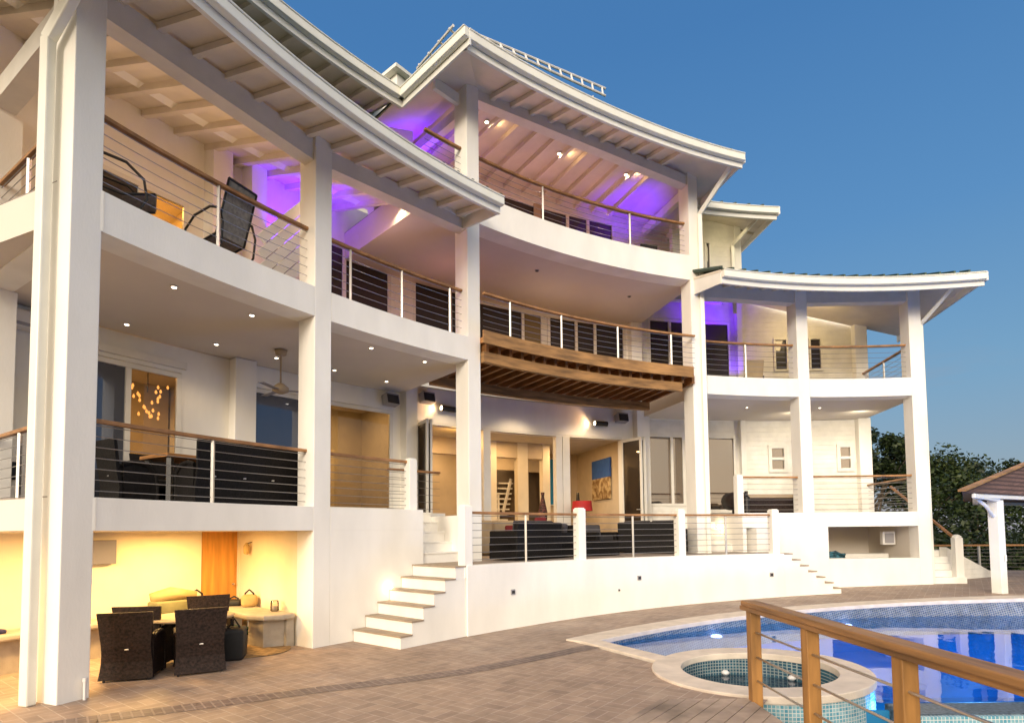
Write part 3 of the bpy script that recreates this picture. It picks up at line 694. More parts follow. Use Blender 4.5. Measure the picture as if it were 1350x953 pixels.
# overhang soffit on the right of the back mass and right wing
part(MB().arc(-7.0, -4.9, R+2.4, R+7, 12.30, 12.40), 'soffit', M['soffit'], parent=roof2)
# return gutter on the left of the centre roof, down to the valley
def radial_gutter(th, r0, r1, z0, z1, par, side=-1):
    m = MB(); a, b = P(th, r0), P(th, r1)
    t = Vector((math.cos(rad(th)), -math.sin(rad(th)), 0))*side
    def strip(o0, o1, za, zb): m.hexa([Vector((q.x, q.y, z))+t*o for z in (za, zb) for q, o in ((a, o0), (a, o1), (b, o1), (b, o0))])
    strip(0, .13, z0, z1-.02); strip(-.0, .15, z1-.018, z1+.012)
    part(m, 'gutter', M['gutter'], parent=par, bevel=.015)
    m2 = MB(); m = m2
    def strip2(o0, o1, za, zb): m2.hexa([Vector((q.x, q.y, z))+t*o for z in (za, zb) for q, o in ((a, o0), (a, o1), (b, o1), (b, o0))])
    strip2(-.05, -.004, z0-.14, z1-.01); part(m2, 'fascia', M['trim'], parent=par)
radial_gutter(-44.5, R-1.45, R+1.0, 12.2, 12.4, roofC)
def end_board(th, r0, r1, z0, z1, par, w=.05):
    part(MB().bar(P(th, r0, (z0+z1)/2), P(th, r1, (z0+z1)/2), w, z1-z0), 'fascia', M['trim'], parent=par)
end_board(10.98, R-1.4, R+4, 8.84, 9.08, roofR); end_board(-13.48, R-1.4, R+3.2, 12.17, 12.42, roofC); end_board(-4.88, R+.8, R+6, 12.13, 12.38, roof2)
part(MB().bar(P(-41.0, R+.25, 12.36), P(-43.4, R+.2, 12.36), .1, .26), 'beam_end', M['trim'], parent=roofC)
part(MB().bar(P(-39.9, R+.52, 12.4), P(-39.9, R+3.0, 12.6), .18, .26), 'roof_beam', M['beam'], parent=roofC)
part(MB().bar(P(-15.9, R+.52, 12.3), P(-15.9, R+3.0, 12.4), .16, .26), 'roof_beam', M['beam'], parent=roofC)
# left facade roof beam and eave
D = Vector((-.832, .555, 0)); S0 = P(-66.56, R+.06); DN = Vector((.555, .832, 0))
def q(t, n, z=0): v = S0+D*t+DN*n; v.z = z; return v
def fbox(t0, t1, n0, n1, z0, z1): return [q(t0, n0, z0), q(t1, n0, z0), q(t1, n1, z0), q(t0, n1, z0), q(t0, n0, z1), q(t1, n0, z1), q(t1, n1, z1), q(t0, n1, z1)]
part(MB().hexa(fbox(0, 5, 0.05, .35, 8.96, 9.3)), 'roof_beam', M['beam'], parent=roofL)
for z0, z1 in ((Z1B, Z1), (Z2B, Z2)):
    part(MB().hexa(fbox(0.0, 5, 0, .4, z0, z1)), 'edge_beam', M['stucco'], bevel=.008)
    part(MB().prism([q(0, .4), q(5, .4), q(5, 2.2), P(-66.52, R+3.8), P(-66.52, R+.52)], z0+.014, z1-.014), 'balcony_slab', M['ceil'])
part(MB().hexa(fbox(3.3, 3.8, .02, .45, Z1, Z2B)).hexa(fbox(3.3, 3.8, .02, .45, Z2, 9.0)), 'column', M['stucco'], bevel=.01)


# ---- timber deck of the centre bay
wdk = part(MB().arc(-39.6, -17.45, R-.32, R+3.8, 6.47, 6.60).arc(-17.45, -16.7, R+.02, R+3.8, 6.47, 6.60, n=1), 'timber_deck', M['teak'])
part(MB().arc(-40.2, -17.4, R-.37, R-.32, 6.36, 6.66), 'timber_fascia', M['honey'], parent=wdk)
part(MB().arc(-40.6, -15.6, R-.02, R+.14, 6.0, 6.24) if False else MB().arc(-39.6, -18.2, R-.14, R-.02, 6.0, 6.25), 'timber_beam', M['honey'], parent=wdk)
part(MB().arc(-39.6, -17.2, R+2.15, R+2.3, 5.95, 6.2), 'timber_beam', M['honey'], parent=wdk)
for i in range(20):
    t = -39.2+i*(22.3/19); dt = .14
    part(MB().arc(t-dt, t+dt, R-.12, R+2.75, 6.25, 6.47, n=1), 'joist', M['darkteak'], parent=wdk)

# ---- railings
def railing(kind, path, z, h, posts, ncab=7, post='steel', hand=.055, mat=None, ext=(0, 0)):
    """path: list of points (x,y); posts: list of (x,y)"""
    pts = [Vector((p.x, p.y, z+h)) for p in path]
    m = MB()
    n = len(pts)
    for i in range(n-1): m.bar(pts[i], pts[i+1]+(pts[i+1]-pts[i]).normalized()*.004, .085, hand)
    root = part(m, 'railing', mat or M['railwood'], bevel=.008)
    for p in posts: part(MB().bar((p.x, p.y, z-.01), (p.x, p.y, z+h-.02), .045, .045, up=(0, 1, 0)), 'post', M['steel'], parent=root, bevel=.004)
    for k in range(ncab):
        zz = z+.10+(h-.16)*k/(ncab-1) if ncab > 1 else z+.5
        part(MB().tube([Vector((p.x, p.y, zz)) for p in path], .0065, 5), 'cable', M['wire'], parent=root)
    return root
def arcpath(t0, t1, r, n=None): n = n or max(2, int(abs(t1-t0)/1.5)+1); return [P(t0+(t1-t0)*i/n, r) for i in range(n+1)]
rr = R+.25
railing('a', arcpath(-65.3, -53.6, rr), Z1, 1.03, [P(-59.3, rr)]); railing('a', arcpath(-52.4, -45.7, rr), Z1, 1.03, [])
railing('a', arcpath(-65.3, -53.6, rr), Z2, 1.16, [P(-59.2, rr)]); railing('a', arcpath(-52.4, -40.8, rr), Z2, 1.16, [P(-50.4, rr), P(-46.2, rr), P(-41.9, rr)])
railing('a', arcpath(-39.6, -16.65, R-.12), 6.6, 1.04, [P(-36.9, R-.12), P(-31.5, R-.12), P(-25.3, R-.12), P(-19.3, R-.12)])
railing('a', arcpath(-44.2, -40.8, rr), Z3, 1.08, [])
railing('a', arcpath(-39.6, -16.65, rr), Z3, 1.08, [P(-32.4, rr), P(-22.8, rr)])
railing('a', arcpath(-15.6, -5.1, rr), Z2, 1.10, [P(-10.2, rr)]); railing('a', arcpath(-3.9, 6.26, rr), Z2, 1.06, [P(4.0, rr)] if False else [])
railing('a', arcpath(-11.0, -5.1, rr), Z1, 1.08, []); railing('a', arcpath(-3.9, 6.26, rr), Z1, 1.10, [])
railing('a', [q(.0, .2), q(3.3, .2)], Z1, 1.05, [q(2.1, .2)]); railing('a', [q(.0, .2), q(3.3, .2)], Z2, 1.16, [q(2.1, .2)])
# end rails on the right
railing('a', [P(6.9, R+.5), P(7.1, R+3.5)], Z2, 1.06, [P(7.0, R+2)]); railing('a', [P(6.9, R+.5), P(7.1, R+3.5)], Z1, 1.06, [])
# short rail behind the left stair
railing('a', [P(-44.6, R+1.6), P(-40.0, R+1.6)], Z1, 1.02, [P(-42.6, R+1.6)], ncab=6)
# terrace rails with white newels
def newel(th, r, z0, z1, wdt=.21):
    c = P(th, r); m = MB(); m.box((c.x, c.y, (z0+z1)/2), (wdt, wdt, z1-z0), -rad(th)); m.box((c.x, c.y, z1+.012), (wdt*.8, wdt*.8, .03), -rad(th))
    part(m, 'newel_post', M['stucco'], bevel=.01)
for t in (-44.75, -33.1, -21.9, -11.35): newel(t, RT+.13, ZT-.05 if t > -44 else ZT-.25, ZT+1.17)
for a, b, pp in ((-44.3, -33.5, -38.8), (-32.7, -22.3, -27.2), (-21.5, -11.8, -16.7)):
    railing('a', arcpath(a, b, RT+.13), ZT, 1.04, [P(pp, RT+.13)], ncab=7)
newel(-45.55, R+.22, Z1-.05, Z1+1.08, .2); newel(-11.5, R+.22, Z1-.05, Z1+1.12, .2)

# ---- stairs
def tangent_stair(tA, tB, n, r0, r1, ztop, rise, left=True):
    """climbs from tA (ground) to tB"""
    root = None; rz = ztop/n
    m = MB()
    for i in range(n):
        a = tA+(tB-tA)*i/n
        zb, zt_ = -.3, gz(P(a, R).x)+(ztop-gz(P(a, R).x))*(i+1)/n
        lo, hi = sorted((a, tA+(tB-tA)*(i+1)/n))
        m.arc(lo, hi, r0, r1, zb, zt_-.03, n=1)
    root = part(m, 'staircase', M['stucco'])
    for i in range(n-1 if False else n):
        a = tA+(tB-tA)*i/n; b = tA+(tB-tA)*(i+1)/n; zt_ = gz(P(a, R).x)+(ztop-gz(P(a, R).x))*(i+1)/n
        d = .09*(1 if tB < tA else -1)
        lo, hi = sorted((a+d, b))
        part(MB().arc(lo, hi, r0-.02, r1, zt_-.03, zt_, n=1), 'tread', M['treadstone'], parent=root, bevel=.005)
tangent_stair(-50.7, -45.0, 6, R-1.38, R-.02, ZT, 0)
part(MB().arc(-45.0, -41.4, RT+.3, R+.3, ZT-.3, ZT+.002), 'stair_landing', M['treadstone'])
tangent_stair(-4.6, -10.6, 7, R-1.40, R-.22, ZT, 0)
def radial_stair(t0, t1, r0, run, n, z0, z1):
    m = MB()
    for i in range(n): m.arc(t0, t1, r0+run*i, r0+run*(i+1), z0-.2, z0+(z1-z0)*(i+1)/n-.03, n=1)
    o = part(m, 'staircase', M['stucco'])
    for i in range(n): part(MB().arc(t0, t1, r0+run*i-.02, r0+run*(i+1), z0+(z1-z0)*(i+1)/n-.03, z0+(z1-z0)*(i+1)/n, n=1), 'tread', M['stucco'], parent=o)
radial_stair(-45.0, -41.6, R+.05, .29, 5, ZT, Z1)
part(MB().arc(-41.6, -41.2, R-.1, R+1.6, ZT-.2, Z1-.1, n=1), 'wall', M['stucco'])
radial_stair(-15.3, -11.6, R+.6, .3, 5, ZT, Z1)
part(MB().arc(-11.6, -11.2, R+.02, R+2.2, ZT-.2, Z1-.012, n=1), 'wall', M['stucco'])

# ---- right wing base with the opening
bw = MB()
bw.arc(-5.1, -3.9, R, R+.5, -.3, Z1B+.0); bw.arc(-3.9, 6.26, R, R+.4, -.3, 1.14)
part(bw, 'wall', M['stucco'], bevel=.01)
part(MB().arc(-5.1, -3.9, R, R+.5, Z1B, Z1).arc(-11.3, -5.1, R-.2, R, -.3, ZT+.0), 'wall', M['stucco'])
part(MB().arc(-3.9, 6.26, R+.4, R+3.2, .9, 1.06), 'opening_floor', M['concrete']); part(MB().arc(-3.9, 7.4, R+3.0, R+3.2, .9, Z1B).arc(-4.2, -3.9, R+.4, R+3.0, .9, Z1B).arc(6.26, 6.5, R+.5, R+3, .9, Z1B), 'wall', M['ceil'])
part(MB().arc(1.6, 2.1, R+2.7, R+3.0, 1.06, Z1B), 'column', M['ceil']); part(MB().arc(1.9, 6.1, R+1.6, R+1.9, 1.06, 1.22), 'tub_rim', M['trim'], bevel=.03)

# ---- downpipes
def downpipe(pts, w_=.10):
    m = MB()
    for a, b in zip(pts, pts[1:]):
        d = (b-a).normalized(); m.bar(a-d*.02, b+d*.02, w_, w_*.8, up=(.3, .9, .1))
    part(m, 'downpipe', M['gutter'], bevel=.02)
pc = P(-67.0, R+.32)
downpipe([Vector((pc.x, pc.y, 0.02)), Vector((pc.x, pc.y, 8.35)), P(-66.9, R-.35, 9.0)], .15)
pc = P(-15.55, R-.075); downpipe([Vector((pc.x, pc.y, ZT)), Vector((pc.x, pc.y, 11.35)), P(-14.4, R-1.2, 12.22)], .13)
pc = P(7.55, R+.1); downpipe([Vector((pc.x, pc.y, 0.38)), Vector((pc.x, pc.y, 8.2)), P(8.6, R-1.2, 8.9)], .11)
pc = P(-7.6, R+2.18); downpipe([Vector((pc.x, pc.y, 9.4)), Vector((pc.x, pc.y, 11.75)), P(-6.6, R+1.0, 12.2)], .12)
# roof pipe frame and dormer
pf = MB()
def ladder(a0, a1, b0, b1, n):
    pf.tube([a0, a1], .03, 6); pf.tube([b0, b1], .03, 6)
    for i in range(n):
        u = (i+.3)/(n-.4); pf.tube([a0+(a1-a0)*u-(b0-a0)*.15, b0+(b1-b0)*u+(b0-a0)*.15], .024, 6)
ladder(P(-43.2, R-1.12, 12.68), P(-28.8, R-1.12, 13.14), P(-43.0, R-.95, 12.92), P(-28.3, R-.95, 13.50), 12)
ladder(P(-44.7, R-1.0, 12.72), P(-43.8, R+.7, 12.95), P(-43.9, R-1.02, 12.66), P(-43.0, R+.7, 12.98), 4)
for t in (-40, -33, -29.6): pf.tube([P(t, R-.9, 12.5), P(t, R-.9, 12.8+(t+43)*.03)], .02, 6)
part(pf, 'pipe_frame', M['wintered'], label='white pipe ladder lying along the top roof edge')
dc = P(-41.9, R+2.5)
dm = MB(); dm.box((dc.x, dc.y, 13.5), (.6, .6, .9), rad(50)); part(dm, 'dormer', M['stucco'])
dm = MB(); dm.box((dc.x, dc.y, 13.98), (.95, .95, .09), rad(50)); dm.lathe((dc.x, dc.y, 14.02), [(.62, 0), (.04, .25)], 4); part(dm, 'dormer_roof', M['gutter'])

# diagonal white boards of the outside stair on the left balcony
sb = MB()
for k in range(5):
    a = P(-54.2, R+1.5, Z2+.0+k*.32); b = P(-50.0, R+1.62, Z2+1.62+k*.32)
    sb.bar(a, b, .04, .19)
for t, z_ in ((-52.6, .4), (-50.9, .9)): c = P(t, R+1.66); sb.bar((c.x, c.y, Z2), (c.x, c.y, Z2+z_+1.4), .09, .09, up=(0, 1, 0))
part(sb, 'stair_balustrade', M['trim'], label='white slatted balustrade of the stair on the left upper balcony')

# ================================================================== SETTING
# paving
pv = bmesh.new()
def sheet(name, polys, mat, dz=0.0, zf=gz):
    bm = bmesh.new()
    for poly in polys:
        bm.faces.new([bm.verts.new((p[0], p[1], 0)) for p in poly])
    for xx in (-3.0, -2.3, -1.6, -1.0, -.3, .4, 1.0, 4.0, 8.0, 13.0):
        g = bm.verts[:]+bm.edges[:]+bm.faces[:]
        bmesh.ops.bisect_plane(bm, geom=g, plane_co=(xx, 0, 0), plane_no=(1, 0, 0))
    bmesh.ops.triangulate(bm, faces=bm.faces[:])
    for v in bm.verts: v.co.z = zf(v.co.x)+dz
    bmesh.ops.recalc_face_normals(bm, faces=bm.faces)
    me = bpy.data.meshes.new(name); bm.to_mesh(me); bm.free()
    for p in me.polygons: p.use_smooth = True
    me.materials.append(mat)
    o = bpy.data.objects.new(name, me); COL.objects.link(o); return o
RC0, RC1 = R-3.78, R-3.22         # coping inner/outer radius
SPA = Vector((3.28, 7.95)); SR0, SR1 = .98, 1.38
def ring(t0, t1, r0, r1, n):
    out = []
    for i in range(n):
        a, b = t0+(t1-t0)*i/n, t0+(t1-t0)*(i+1)/n
        out.append([P(a, r0)[:2], P(b, r0)[:2], P(b, r1)[:2], P(a, r1)[:2]])
    return out
polys = ring(-100, 24, RC1, R+6.5, 70)
arcl = [P(t, RC1-.001)[:2] for t in [-41.6]+[-42-.8*i for i in range(73)]]
spal = [(SPA.x+SR1*math.cos(rad(a)), SPA.y+SR1*math.sin(rad(a))) for a in (153, 165, 180, 195, 210, 225, 240, 252)]
polyB = arcl+[(-14, -6), (2.55, -6), (2.55, 6.2)]+spal[::-1]
polys.append(polyB)
pav = sheet('paving', polys, M['paving']); struct(pav)
# curved dark soldier course
bandp = []
kn = [(-8.0, 4.3), (-6.2, 5.6), (-4.61, 6.55), (-3.75, 6.97), (-2.56, 7.64), (-1.5, 8.10), (-.63, 8.54), (.52, 9.36), (1.35, 10.0)]
for a, b in zip(kn, kn[1:]):
    d = Vector((b[0]-a[0], b[1]-a[1])).normalized(); n2 = Vector((-d.y, d.x))*.16
    bandp.append([(a[0]-n2.x, a[1]-n2.y), (b[0]-n2.x, b[1]-n2.y), (b[0]+n2.x, b[1]+n2.y), (a[0]+n2.x, a[1]+n2.y)])
struct(sheet('paving_band', bandp, M['band'], dz=.004))
# pool
def copingblock(polys_top, name, mat, h0=-.25, dz=.03, lbl=None):
    pass
cop = MB()
nn = 60
def coparc(t0, t1, r0, r1, n):
    b = len(cop.v); fs = []
    for i in range(n+1):
        t = t0+(t1-t0)*i/n
        for r_, zz in ((r0, -.06), (r1, -.06), (r1, .03), (r0, .03)):
            p = P(t, r_); p.z = gz(p.x)+zz; cop.v.append(p)
    for i in range(n):
        a = b+4*i; c = a+4
        for j in range(4): fs.append((a+j, a+(j+1) % 4, c+(j+1) % 4, c+j))
    fs += [(b+3, b+2, b+1, b), (b+4*n, b+4*n+1, b+4*n+2, b+4*n+3)]
    cop.f += fs; cop.mi += [0]*len(fs)
coparc(-41.8, 22, RC0, RC1, 60)
# straight left edge of the pool and the spa ring
def cseg(a, b, w0):
    d = Vector((b[0]-a[0], b[1]-a[1])).normalized(); n2 = Vector((-d.y, d.x))*w0
    pts = [(a[0], a[1]), (b[0], b[1]), (b[0]+n2.x, b[1]+n2.y), (a[0]+n2.x, a[1]+n2.y)]
    cop.add([(x, y, gz(x)-.06) for x, y in pts]+[(x, y, gz(x)+.028) for x, y in pts], [(3, 2, 1, 0), (4, 5, 6, 7), (0, 1, 5, 4), (1, 2, 6, 5), (2, 3, 7, 6), (3, 0, 4, 7)])
TIP = P(-41.4, RC1-.02); 
cseg((TIP.x, TIP.y), (2.12, 8.62), .32)
b0 = len(cop.v); ns2 = 56
for i in range(ns2):
    a = 2*math.pi*i/ns2
    for r_, zz in ((SR0, -.06), (SR1, -.06), (SR1, .034), (SR0, .034)):
        x, y = SPA.x+r_*math.cos(a), SPA.y+r_*math.sin(a); cop.v.append(Vector((x, y, gz(x)+zz)))
for i in range(ns2):
    for j in range(4): cop.f.append((b0+4*i+j, b0+4*i+(j+1) % 4, b0+4*((i+1) % ns2)+(j+1) % 4, b0+4*((i+1) % ns2)+j)); cop.mi.append(0)
copo = cop.build('pool_coping', M['coping'], None, bevel=.012); struct(copo)
WZ = -.03
WL = MB()   # pool walls with mosaic waterline
def arcw(t0, t1, r0, r1, z0, zf, n, mb):
    b = len(mb.v)
    for i in range(n+1):
        t = t0+(t1-t0)*i/n; p = P(t, r0); mb.v += [P(t, r0, z0), Vector((p.x, p.y, gz(p.x)-.055))]
    for i in range(n): mb.f.append((b+2*i, b+2*i+2, b+2*i+3, b+2*i+1)); mb.mi.append(0)
arcw(-41.8, 22, RC0+.02, 0, -.45, 0, 60, WL)
wlo = WL.build('pool_waterline', M['mosaicband'], None, recalc=False); struct(wlo)
EY = 6.95                                  # near (infinity) edge
pw_ = MB(); pw_.arc(-41.8, 22, RC0+.05, RC0+.3, -1.9, -.4)
pw_.prism([(1.6, 10.3), (1.3, 10.3), (1.9, 8.2), (2.2, 8.2)], -1.9, -.06)
pw_.prism([(1, 5), (22, 5), (22, 22), (1, 14)], -2.05, -1.9)
pw_.prism([(3.9, EY-.1), (22, EY-.1), (22, EY-.06), (3.9, EY-.06)], -1.9, -.1)
pwo = pw_.build('pool_basin', M['poolfloor'], None); struct(pwo)
edge = MB(); edge.prism([(4.35, EY-.45), (22, EY-.45), (22, EY), (4.35, EY)], -.5, WZ-.008)
struct(edge.build('pool_edge', M['mosaicgrey'], None, bevel=.02))
fc = MB(); fc.prism([(4.35, EY-.50), (22, EY-.50), (22, EY-.452), (4.35, EY-.452)], -2.0, WZ-.02)
nseg = 40
b0 = len(fc.v)
for i in range(nseg+1):
    a = rad(150)+(rad(400)-rad(150))*i/nseg
    x, y = SPA.x+(SR1-.02)*math.cos(a), SPA.y+(SR1-.02)*math.sin(a); fc.v += [Vector((x, y, -2.0)), Vector((x, y, gz(x)-.055))]
for i in range(nseg): fc.f.append((b0+2*i, b0+2*i+2, b0+2*i+3, b0+2*i+1)); fc.mi.append(0)
struct(fc.build('pool_outer_wall', M['mosaic'], None, recalc=False))
lg = MB(); lg.prism([(5.6, EY-1.0), (22, EY-1.0), (22, EY-.6), (5.6, EY-.6)], -.6, -.33); struct(lg.build('pool_ledge', M['mosaic'], None, bevel=.02))
# spa
sp = MB(); b0 = 0
for i in range(ns2):
    a = 2*math.pi*i/ns2; x, y = SPA.x+(SR0+.01)*math.cos(a), SPA.y+(SR0+.01)*math.sin(a); sp.v += [Vector((x, y, -.95)), Vector((x, y, gz(x)-.055))]
for i in range(ns2): sp.f.append((2*i, 2*((i+1) % ns2), 2*((i+1) % ns2)+1, 2*i+1)); sp.mi.append(0)
sp.f.append(tuple(2*i for i in range(ns2))); sp.mi.append(0)
struct(sp.build('spa_basin', M['mosaicdark'], None, recalc=False))
sw_ = MB(); sw_.add([(SPA.x+(SR0+.0)*math.cos(2*math.pi*i/ns2), SPA.y+(SR0)*math.sin(2*math.pi*i/ns2), -.17) for i in range(ns2)], [tuple(range(ns2))])
struct(sw_.build('spa_water', M['spawater'], None, recalc=False))
for a_, n_ in ((150, 1), (38, 2), (95, 3)):
    c = (SPA.x+(SR0-.03)*math.cos(rad(a_)), SPA.y+(SR0-.03)*math.sin(rad(a_)), -.13)
    tag(MB().lathe(c, [(.02, -.05), (.055, -.02), (.06, .0), (.03, .03)], 12).build('spa_jet', M['wintered'], None, smooth=True),
        {1: 'white round jet at the left side of the small round spa', 2: 'white round jet at the far right inside the round spa', 3: 'small white jet at the back of the round spa'}[n_], 'spa jet', 'jets in the round spa')
# water surface: pool outline minus the spa
wv = []
for i in range(41): t = -41.6+(22+41.6)*i/40; wv.append(P(t, RC0+.03)[:2])
wv += [(22, EY-.02), (4.3, EY-.02)]
wv += [(SPA.x+(SR1-.04)*math.cos(rad(a)), SPA.y+(SR1-.04)*math.sin(rad(a))) for a in range(-44, 151, 12)]
bm = bmesh.new(); bm.faces.new([bm.verts.new((x, y, WZ)) for x, y in wv]); bmesh.ops.triangulate(bm, faces=bm.faces[:])
me = bpy.data.meshes.new('pool_water'); bm.to_mesh(me); bm.free(); me.materials.append(M['water'])
wo_ = bpy.data.objects.new('pool_water', me); COL.objects.link(wo_); struct(wo_)
for p in me.polygons:
    if p.normal.z < 0: p.flip()
# ground, far terrain
g = MB(); g.add([(-600, -600, -2.6), (600, -600, -2.6), (600, 900, -2.6), (-600, 900, -2.6)], [(0, 1, 2, 3)]); struct(g.build('ground', M['scrub'], None))
# wooden deck under the photographer
DZ = .25
dk = MB(); dv = Vector((.61, .79)); dn = Vector((.79, -.61))
poly = [(-.6, 3.4), (1.53, 6.18), (2.46, 6.18), (2.46, -4), (-5, -4), (-5, -2.2)]
import itertools
def clip_strip(poly, nrm, lo, hi):
    def clip(pl, f):
        out = []
        for i in range(len(pl)):
            a, b = pl[i], pl[(i+1) % len(pl)]; fa, fb = f(a), f(b)
            if fa >= 0: out.append(a)
            if (fa >= 0) != (fb >= 0):
                t = fa/(fa-fb); out.append((a[0]+(b[0]-a[0])*t, a[1]+(b[1]-a[1])*t))
        return out
    pl = clip(poly, lambda p: p[0]*nrm.x+p[1]*nrm.y-lo)
    return clip(pl, lambda p: hi-(p[0]*nrm.x+p[1]*nrm.y)) if pl else []
u = -5.0
while u < 6.5:
    pl = clip_strip(poly, dn, u, u+.132)
    if len(pl) >= 3: dk.prism(pl, DZ-.03, DZ+random.uniform(-.002, .002))
    u += .14
struct(dk.build('timber_deck', M['decking'], None, bevel=.004, seg=1))
sk = MB(); sk.prism([(2.40, 6.1), (2.44, 6.1), (2.44, -4), (2.40, -4)], -1.5, DZ-.035); sk.prism([(1.5, 6.08), (2.4, 6.08), (2.4, 6.12), (1.55, 6.12)], 0, DZ-.035)
struct(sk.build('deck_skirt', M['softwood'], None))
# golden handrail
hr = thing('deck_handrail', 'golden timber handrail with square posts and three steel rods on the near deck', 'handrail', (2.5, 6.1, DZ))
m = MB(); m.bar((2.50, 6.22, 1.235), (2.60, 1.0, 1.235), .17, .055); m.build('handrail', M['softwoodh'], hr, bevel=.012)
m = MB(); m.bar((2.455, 6.26, 1.185), (2.61, 1.0, 1.185), .07, .045); m.build('handrail_bearer', M['softwoodh'], hr, bevel=.006)
py = [(2.50, 6.10), (2.535, 5.02), (2.565, 3.86), (2.59, 2.7), (2.61, 1.5)]
for x, y in py: MB().box((x, y, DZ-.2+(1.165-DZ+.2)/2), (.11, .11, 1.165-DZ+.2)).build('post', M['softwood'], hr, bevel=.008)
for z_ in (.95, .70, .46): MB().tube([(2.5, 6.15, z_), (2.61, 1.2, z_)], .011, 8).build('rod', M['steel'], hr, smooth=True)

# ================================================================== GAZEBO
gl = Vector((12.25, 14.7, gz(12.3)))
ga = thing('gazebo', 'poolside gazebo with brown shingle roof on white posts', 'gazebo', gl)
K = [Vector(v) for v in ((10.45, 13.45, 2.83), (19.0, 18.3, 2.83), (21.5, 21.6, 2.83), (14.2, 18.2, 2.83))]; AP = Vector((16.2, 17.5, 4.15))
me = bpy.data.meshes.new('shingle_roof'); bm = bmesh.new(); uvl = bm.loops.layers.uv.new('UVMap')
rows = 11
def lerp(a, b, t): return a+(b-a)*t
for i in range(4):
    a, b = K[i], K[(i+1) % 4]
    for j in range(rows):
        t0, t1 = j/rows, (j+1)/rows
        lift = Vector((0, 0, .035))
        vs = [lerp(a, AP, t0)+lift, lerp(b, AP, t0)+lift, lerp(b, AP, t1), lerp(a, AP, t1)]
        f = bm.faces.new([bm.verts.new(v-gl) for v in vs])
        W_ = (b-a).length
        for l, (uu, vv) in zip(f.loops, ((0, t0), (W_, t0), (W_, t1), (0, t1))): l[uvl].uv = (uu*(1-0*vv), vv*rows*.16)
        vs = [lerp(a, AP, t0), lerp(b, AP, t0), lerp(b, AP, t0)+lift, lerp(a, AP, t0)+lift]
        f = bm.faces.new([bm.verts.new(v-gl) for v in vs])
        for l in f.loops: l[uvl].uv = (0.01, 0.01)
f = bm.faces.new([bm.verts.new(k-gl) for k in K[::-1]])
bm.to_mesh(me); bm.free(); me.materials.append(M['shingle'])
o = bpy.data.objects.new('shingle_roof', me); COL.objects.link(o); o.parent = ga
hm = MB()
for k in K: hm.bar(k+Vector((0, 0, .05)), AP+Vector((0, 0, .05)), .16, .05)
hm.build('hip_cap', M['honey'], ga)
bmz = MB()
ins = [lerp(k, Vector((16.2, 17.5, 2.7)), .13) for k in K]
for i in range(4): a, b = ins[i].copy(), ins[(i+1) % 4].copy(); a.z = b.z = 2.78; bmz.bar(a, b, .12, .10)
bmz.build('eave_beam', M['trim'], ga, bevel=.01)
MB().bar((10.95, 13.75, 2.77), (12.3, 14.65, 2.72), .08, .11).build('rafter_end', M['trim'], ga, bevel=.02)
MB().tube([(12.24, 14.7, 2.2), (11.9, 14.55, 2.55), (11.5, 14.3, 2.7)], .045, 8).build('brace', M['trim'], ga, smooth=True)
for x, y in ((12.25, 14.7), (18.6, 18.9), (20.0, 20.6), (15.3, 18.3)):
    g0 = gz(x); mb = MB(); mb.box((x, y, (g0+2.7)/2), (.24, .24, 2.7-g0), rad(20)); mb.build('post', M['trim'], ga, bevel=.01)
MB().box((12.33, 14.565, 1.25), (.05, .02, .16), rad(20)).build('cleat', M['trim'], ga)

# side steps right of the villa, newels and stair wall
ss = thing('side_steps', 'white side steps with round topped posts right of the villa', 'steps', P(9, R+.3, .37))
m = MB()
for i in range(5):
    a0_, a1_ = R+.1+.32*i, R+.1+.32*(i+1)
    m.arc(7.62, 10.6, a0_, a1_, .2, .37+.19*(i+1), n=1)
m.build('step_flight', M['stucco'], ss, bevel=.006)
for t, r_, h in ((10.2, R+.3, 1.35), (8.0, R+1.4, 1.75)):
    c = P(t, r_); mb = MB(); mb.box((c.x, c.y, .37+h/2), (.22, .22, h), rad(-8)); mb.lathe((c.x, c.y, .37+h), [(.13, -.01), (.11, .06), (.04, .1)], 12); mb.build('newel_post', M['stucco'], ss, bevel=.01)
m = MB(); m.bar(P(10.2, R+.35, 1.68), P(8.9, R+3.3, 3.5), .07, .06); m.build('handrail', M['railwood'], ss)
swl = MB(); a, b = Vector((13.6, 18.25, 0)), Vector((16.3, 19.6, 0)); t_ = (b-a).normalized().cross(Vector((0, 0, 1)))*.2
swl.hexa([a+Vector((0, 0, .2)), b+Vector((0, 0, .2)), b+t_*-1+Vector((0, 0, .2)), a-t_+Vector((0, 0, .2)), a+Vector((0, 0, 1.42)), b+Vector((0, 0, .42)), b-t_+Vector((0, 0, .42)), a-t_+Vector((0, 0, 1.42))])
tag(swl.build('stair_wall', M['siding'], None), 'low white sloping wall beside the side steps', 'wall')
# far fence
fn = thing('terrace_fence', 'timber topped wire fence along the far edge of the terrace', 'fence', (15, 20.9, .38))
fp = [Vector((13.2, 21.8, 0)), Vector((16.7, 20.85, 0)), Vector((20.5, 19.9, 0)), Vector((26, 18.6, 0))]
for k in range(7):
    MB().tube([Vector((p.x, p.y, .5+k*.125)) for p in fp], .007, 5).build('cable', M['wire'], fn)
m = MB()
for a, b in zip(fp, fp[1:]): m.bar((a.x, a.y, 1.39), (b.x, b.y, 1.39), .09, .06)
m.build('handrail', M['railwood'], fn)
for x, y in ((14.4, 21.47), (16.7, 20.85), (18.6, 20.37), (20.5, 19.9)): MB().bar((x, y, .3), (x, y, 1.38), .06, .06, up=(0, 1, 0)).build('post', M['steel'], fn)

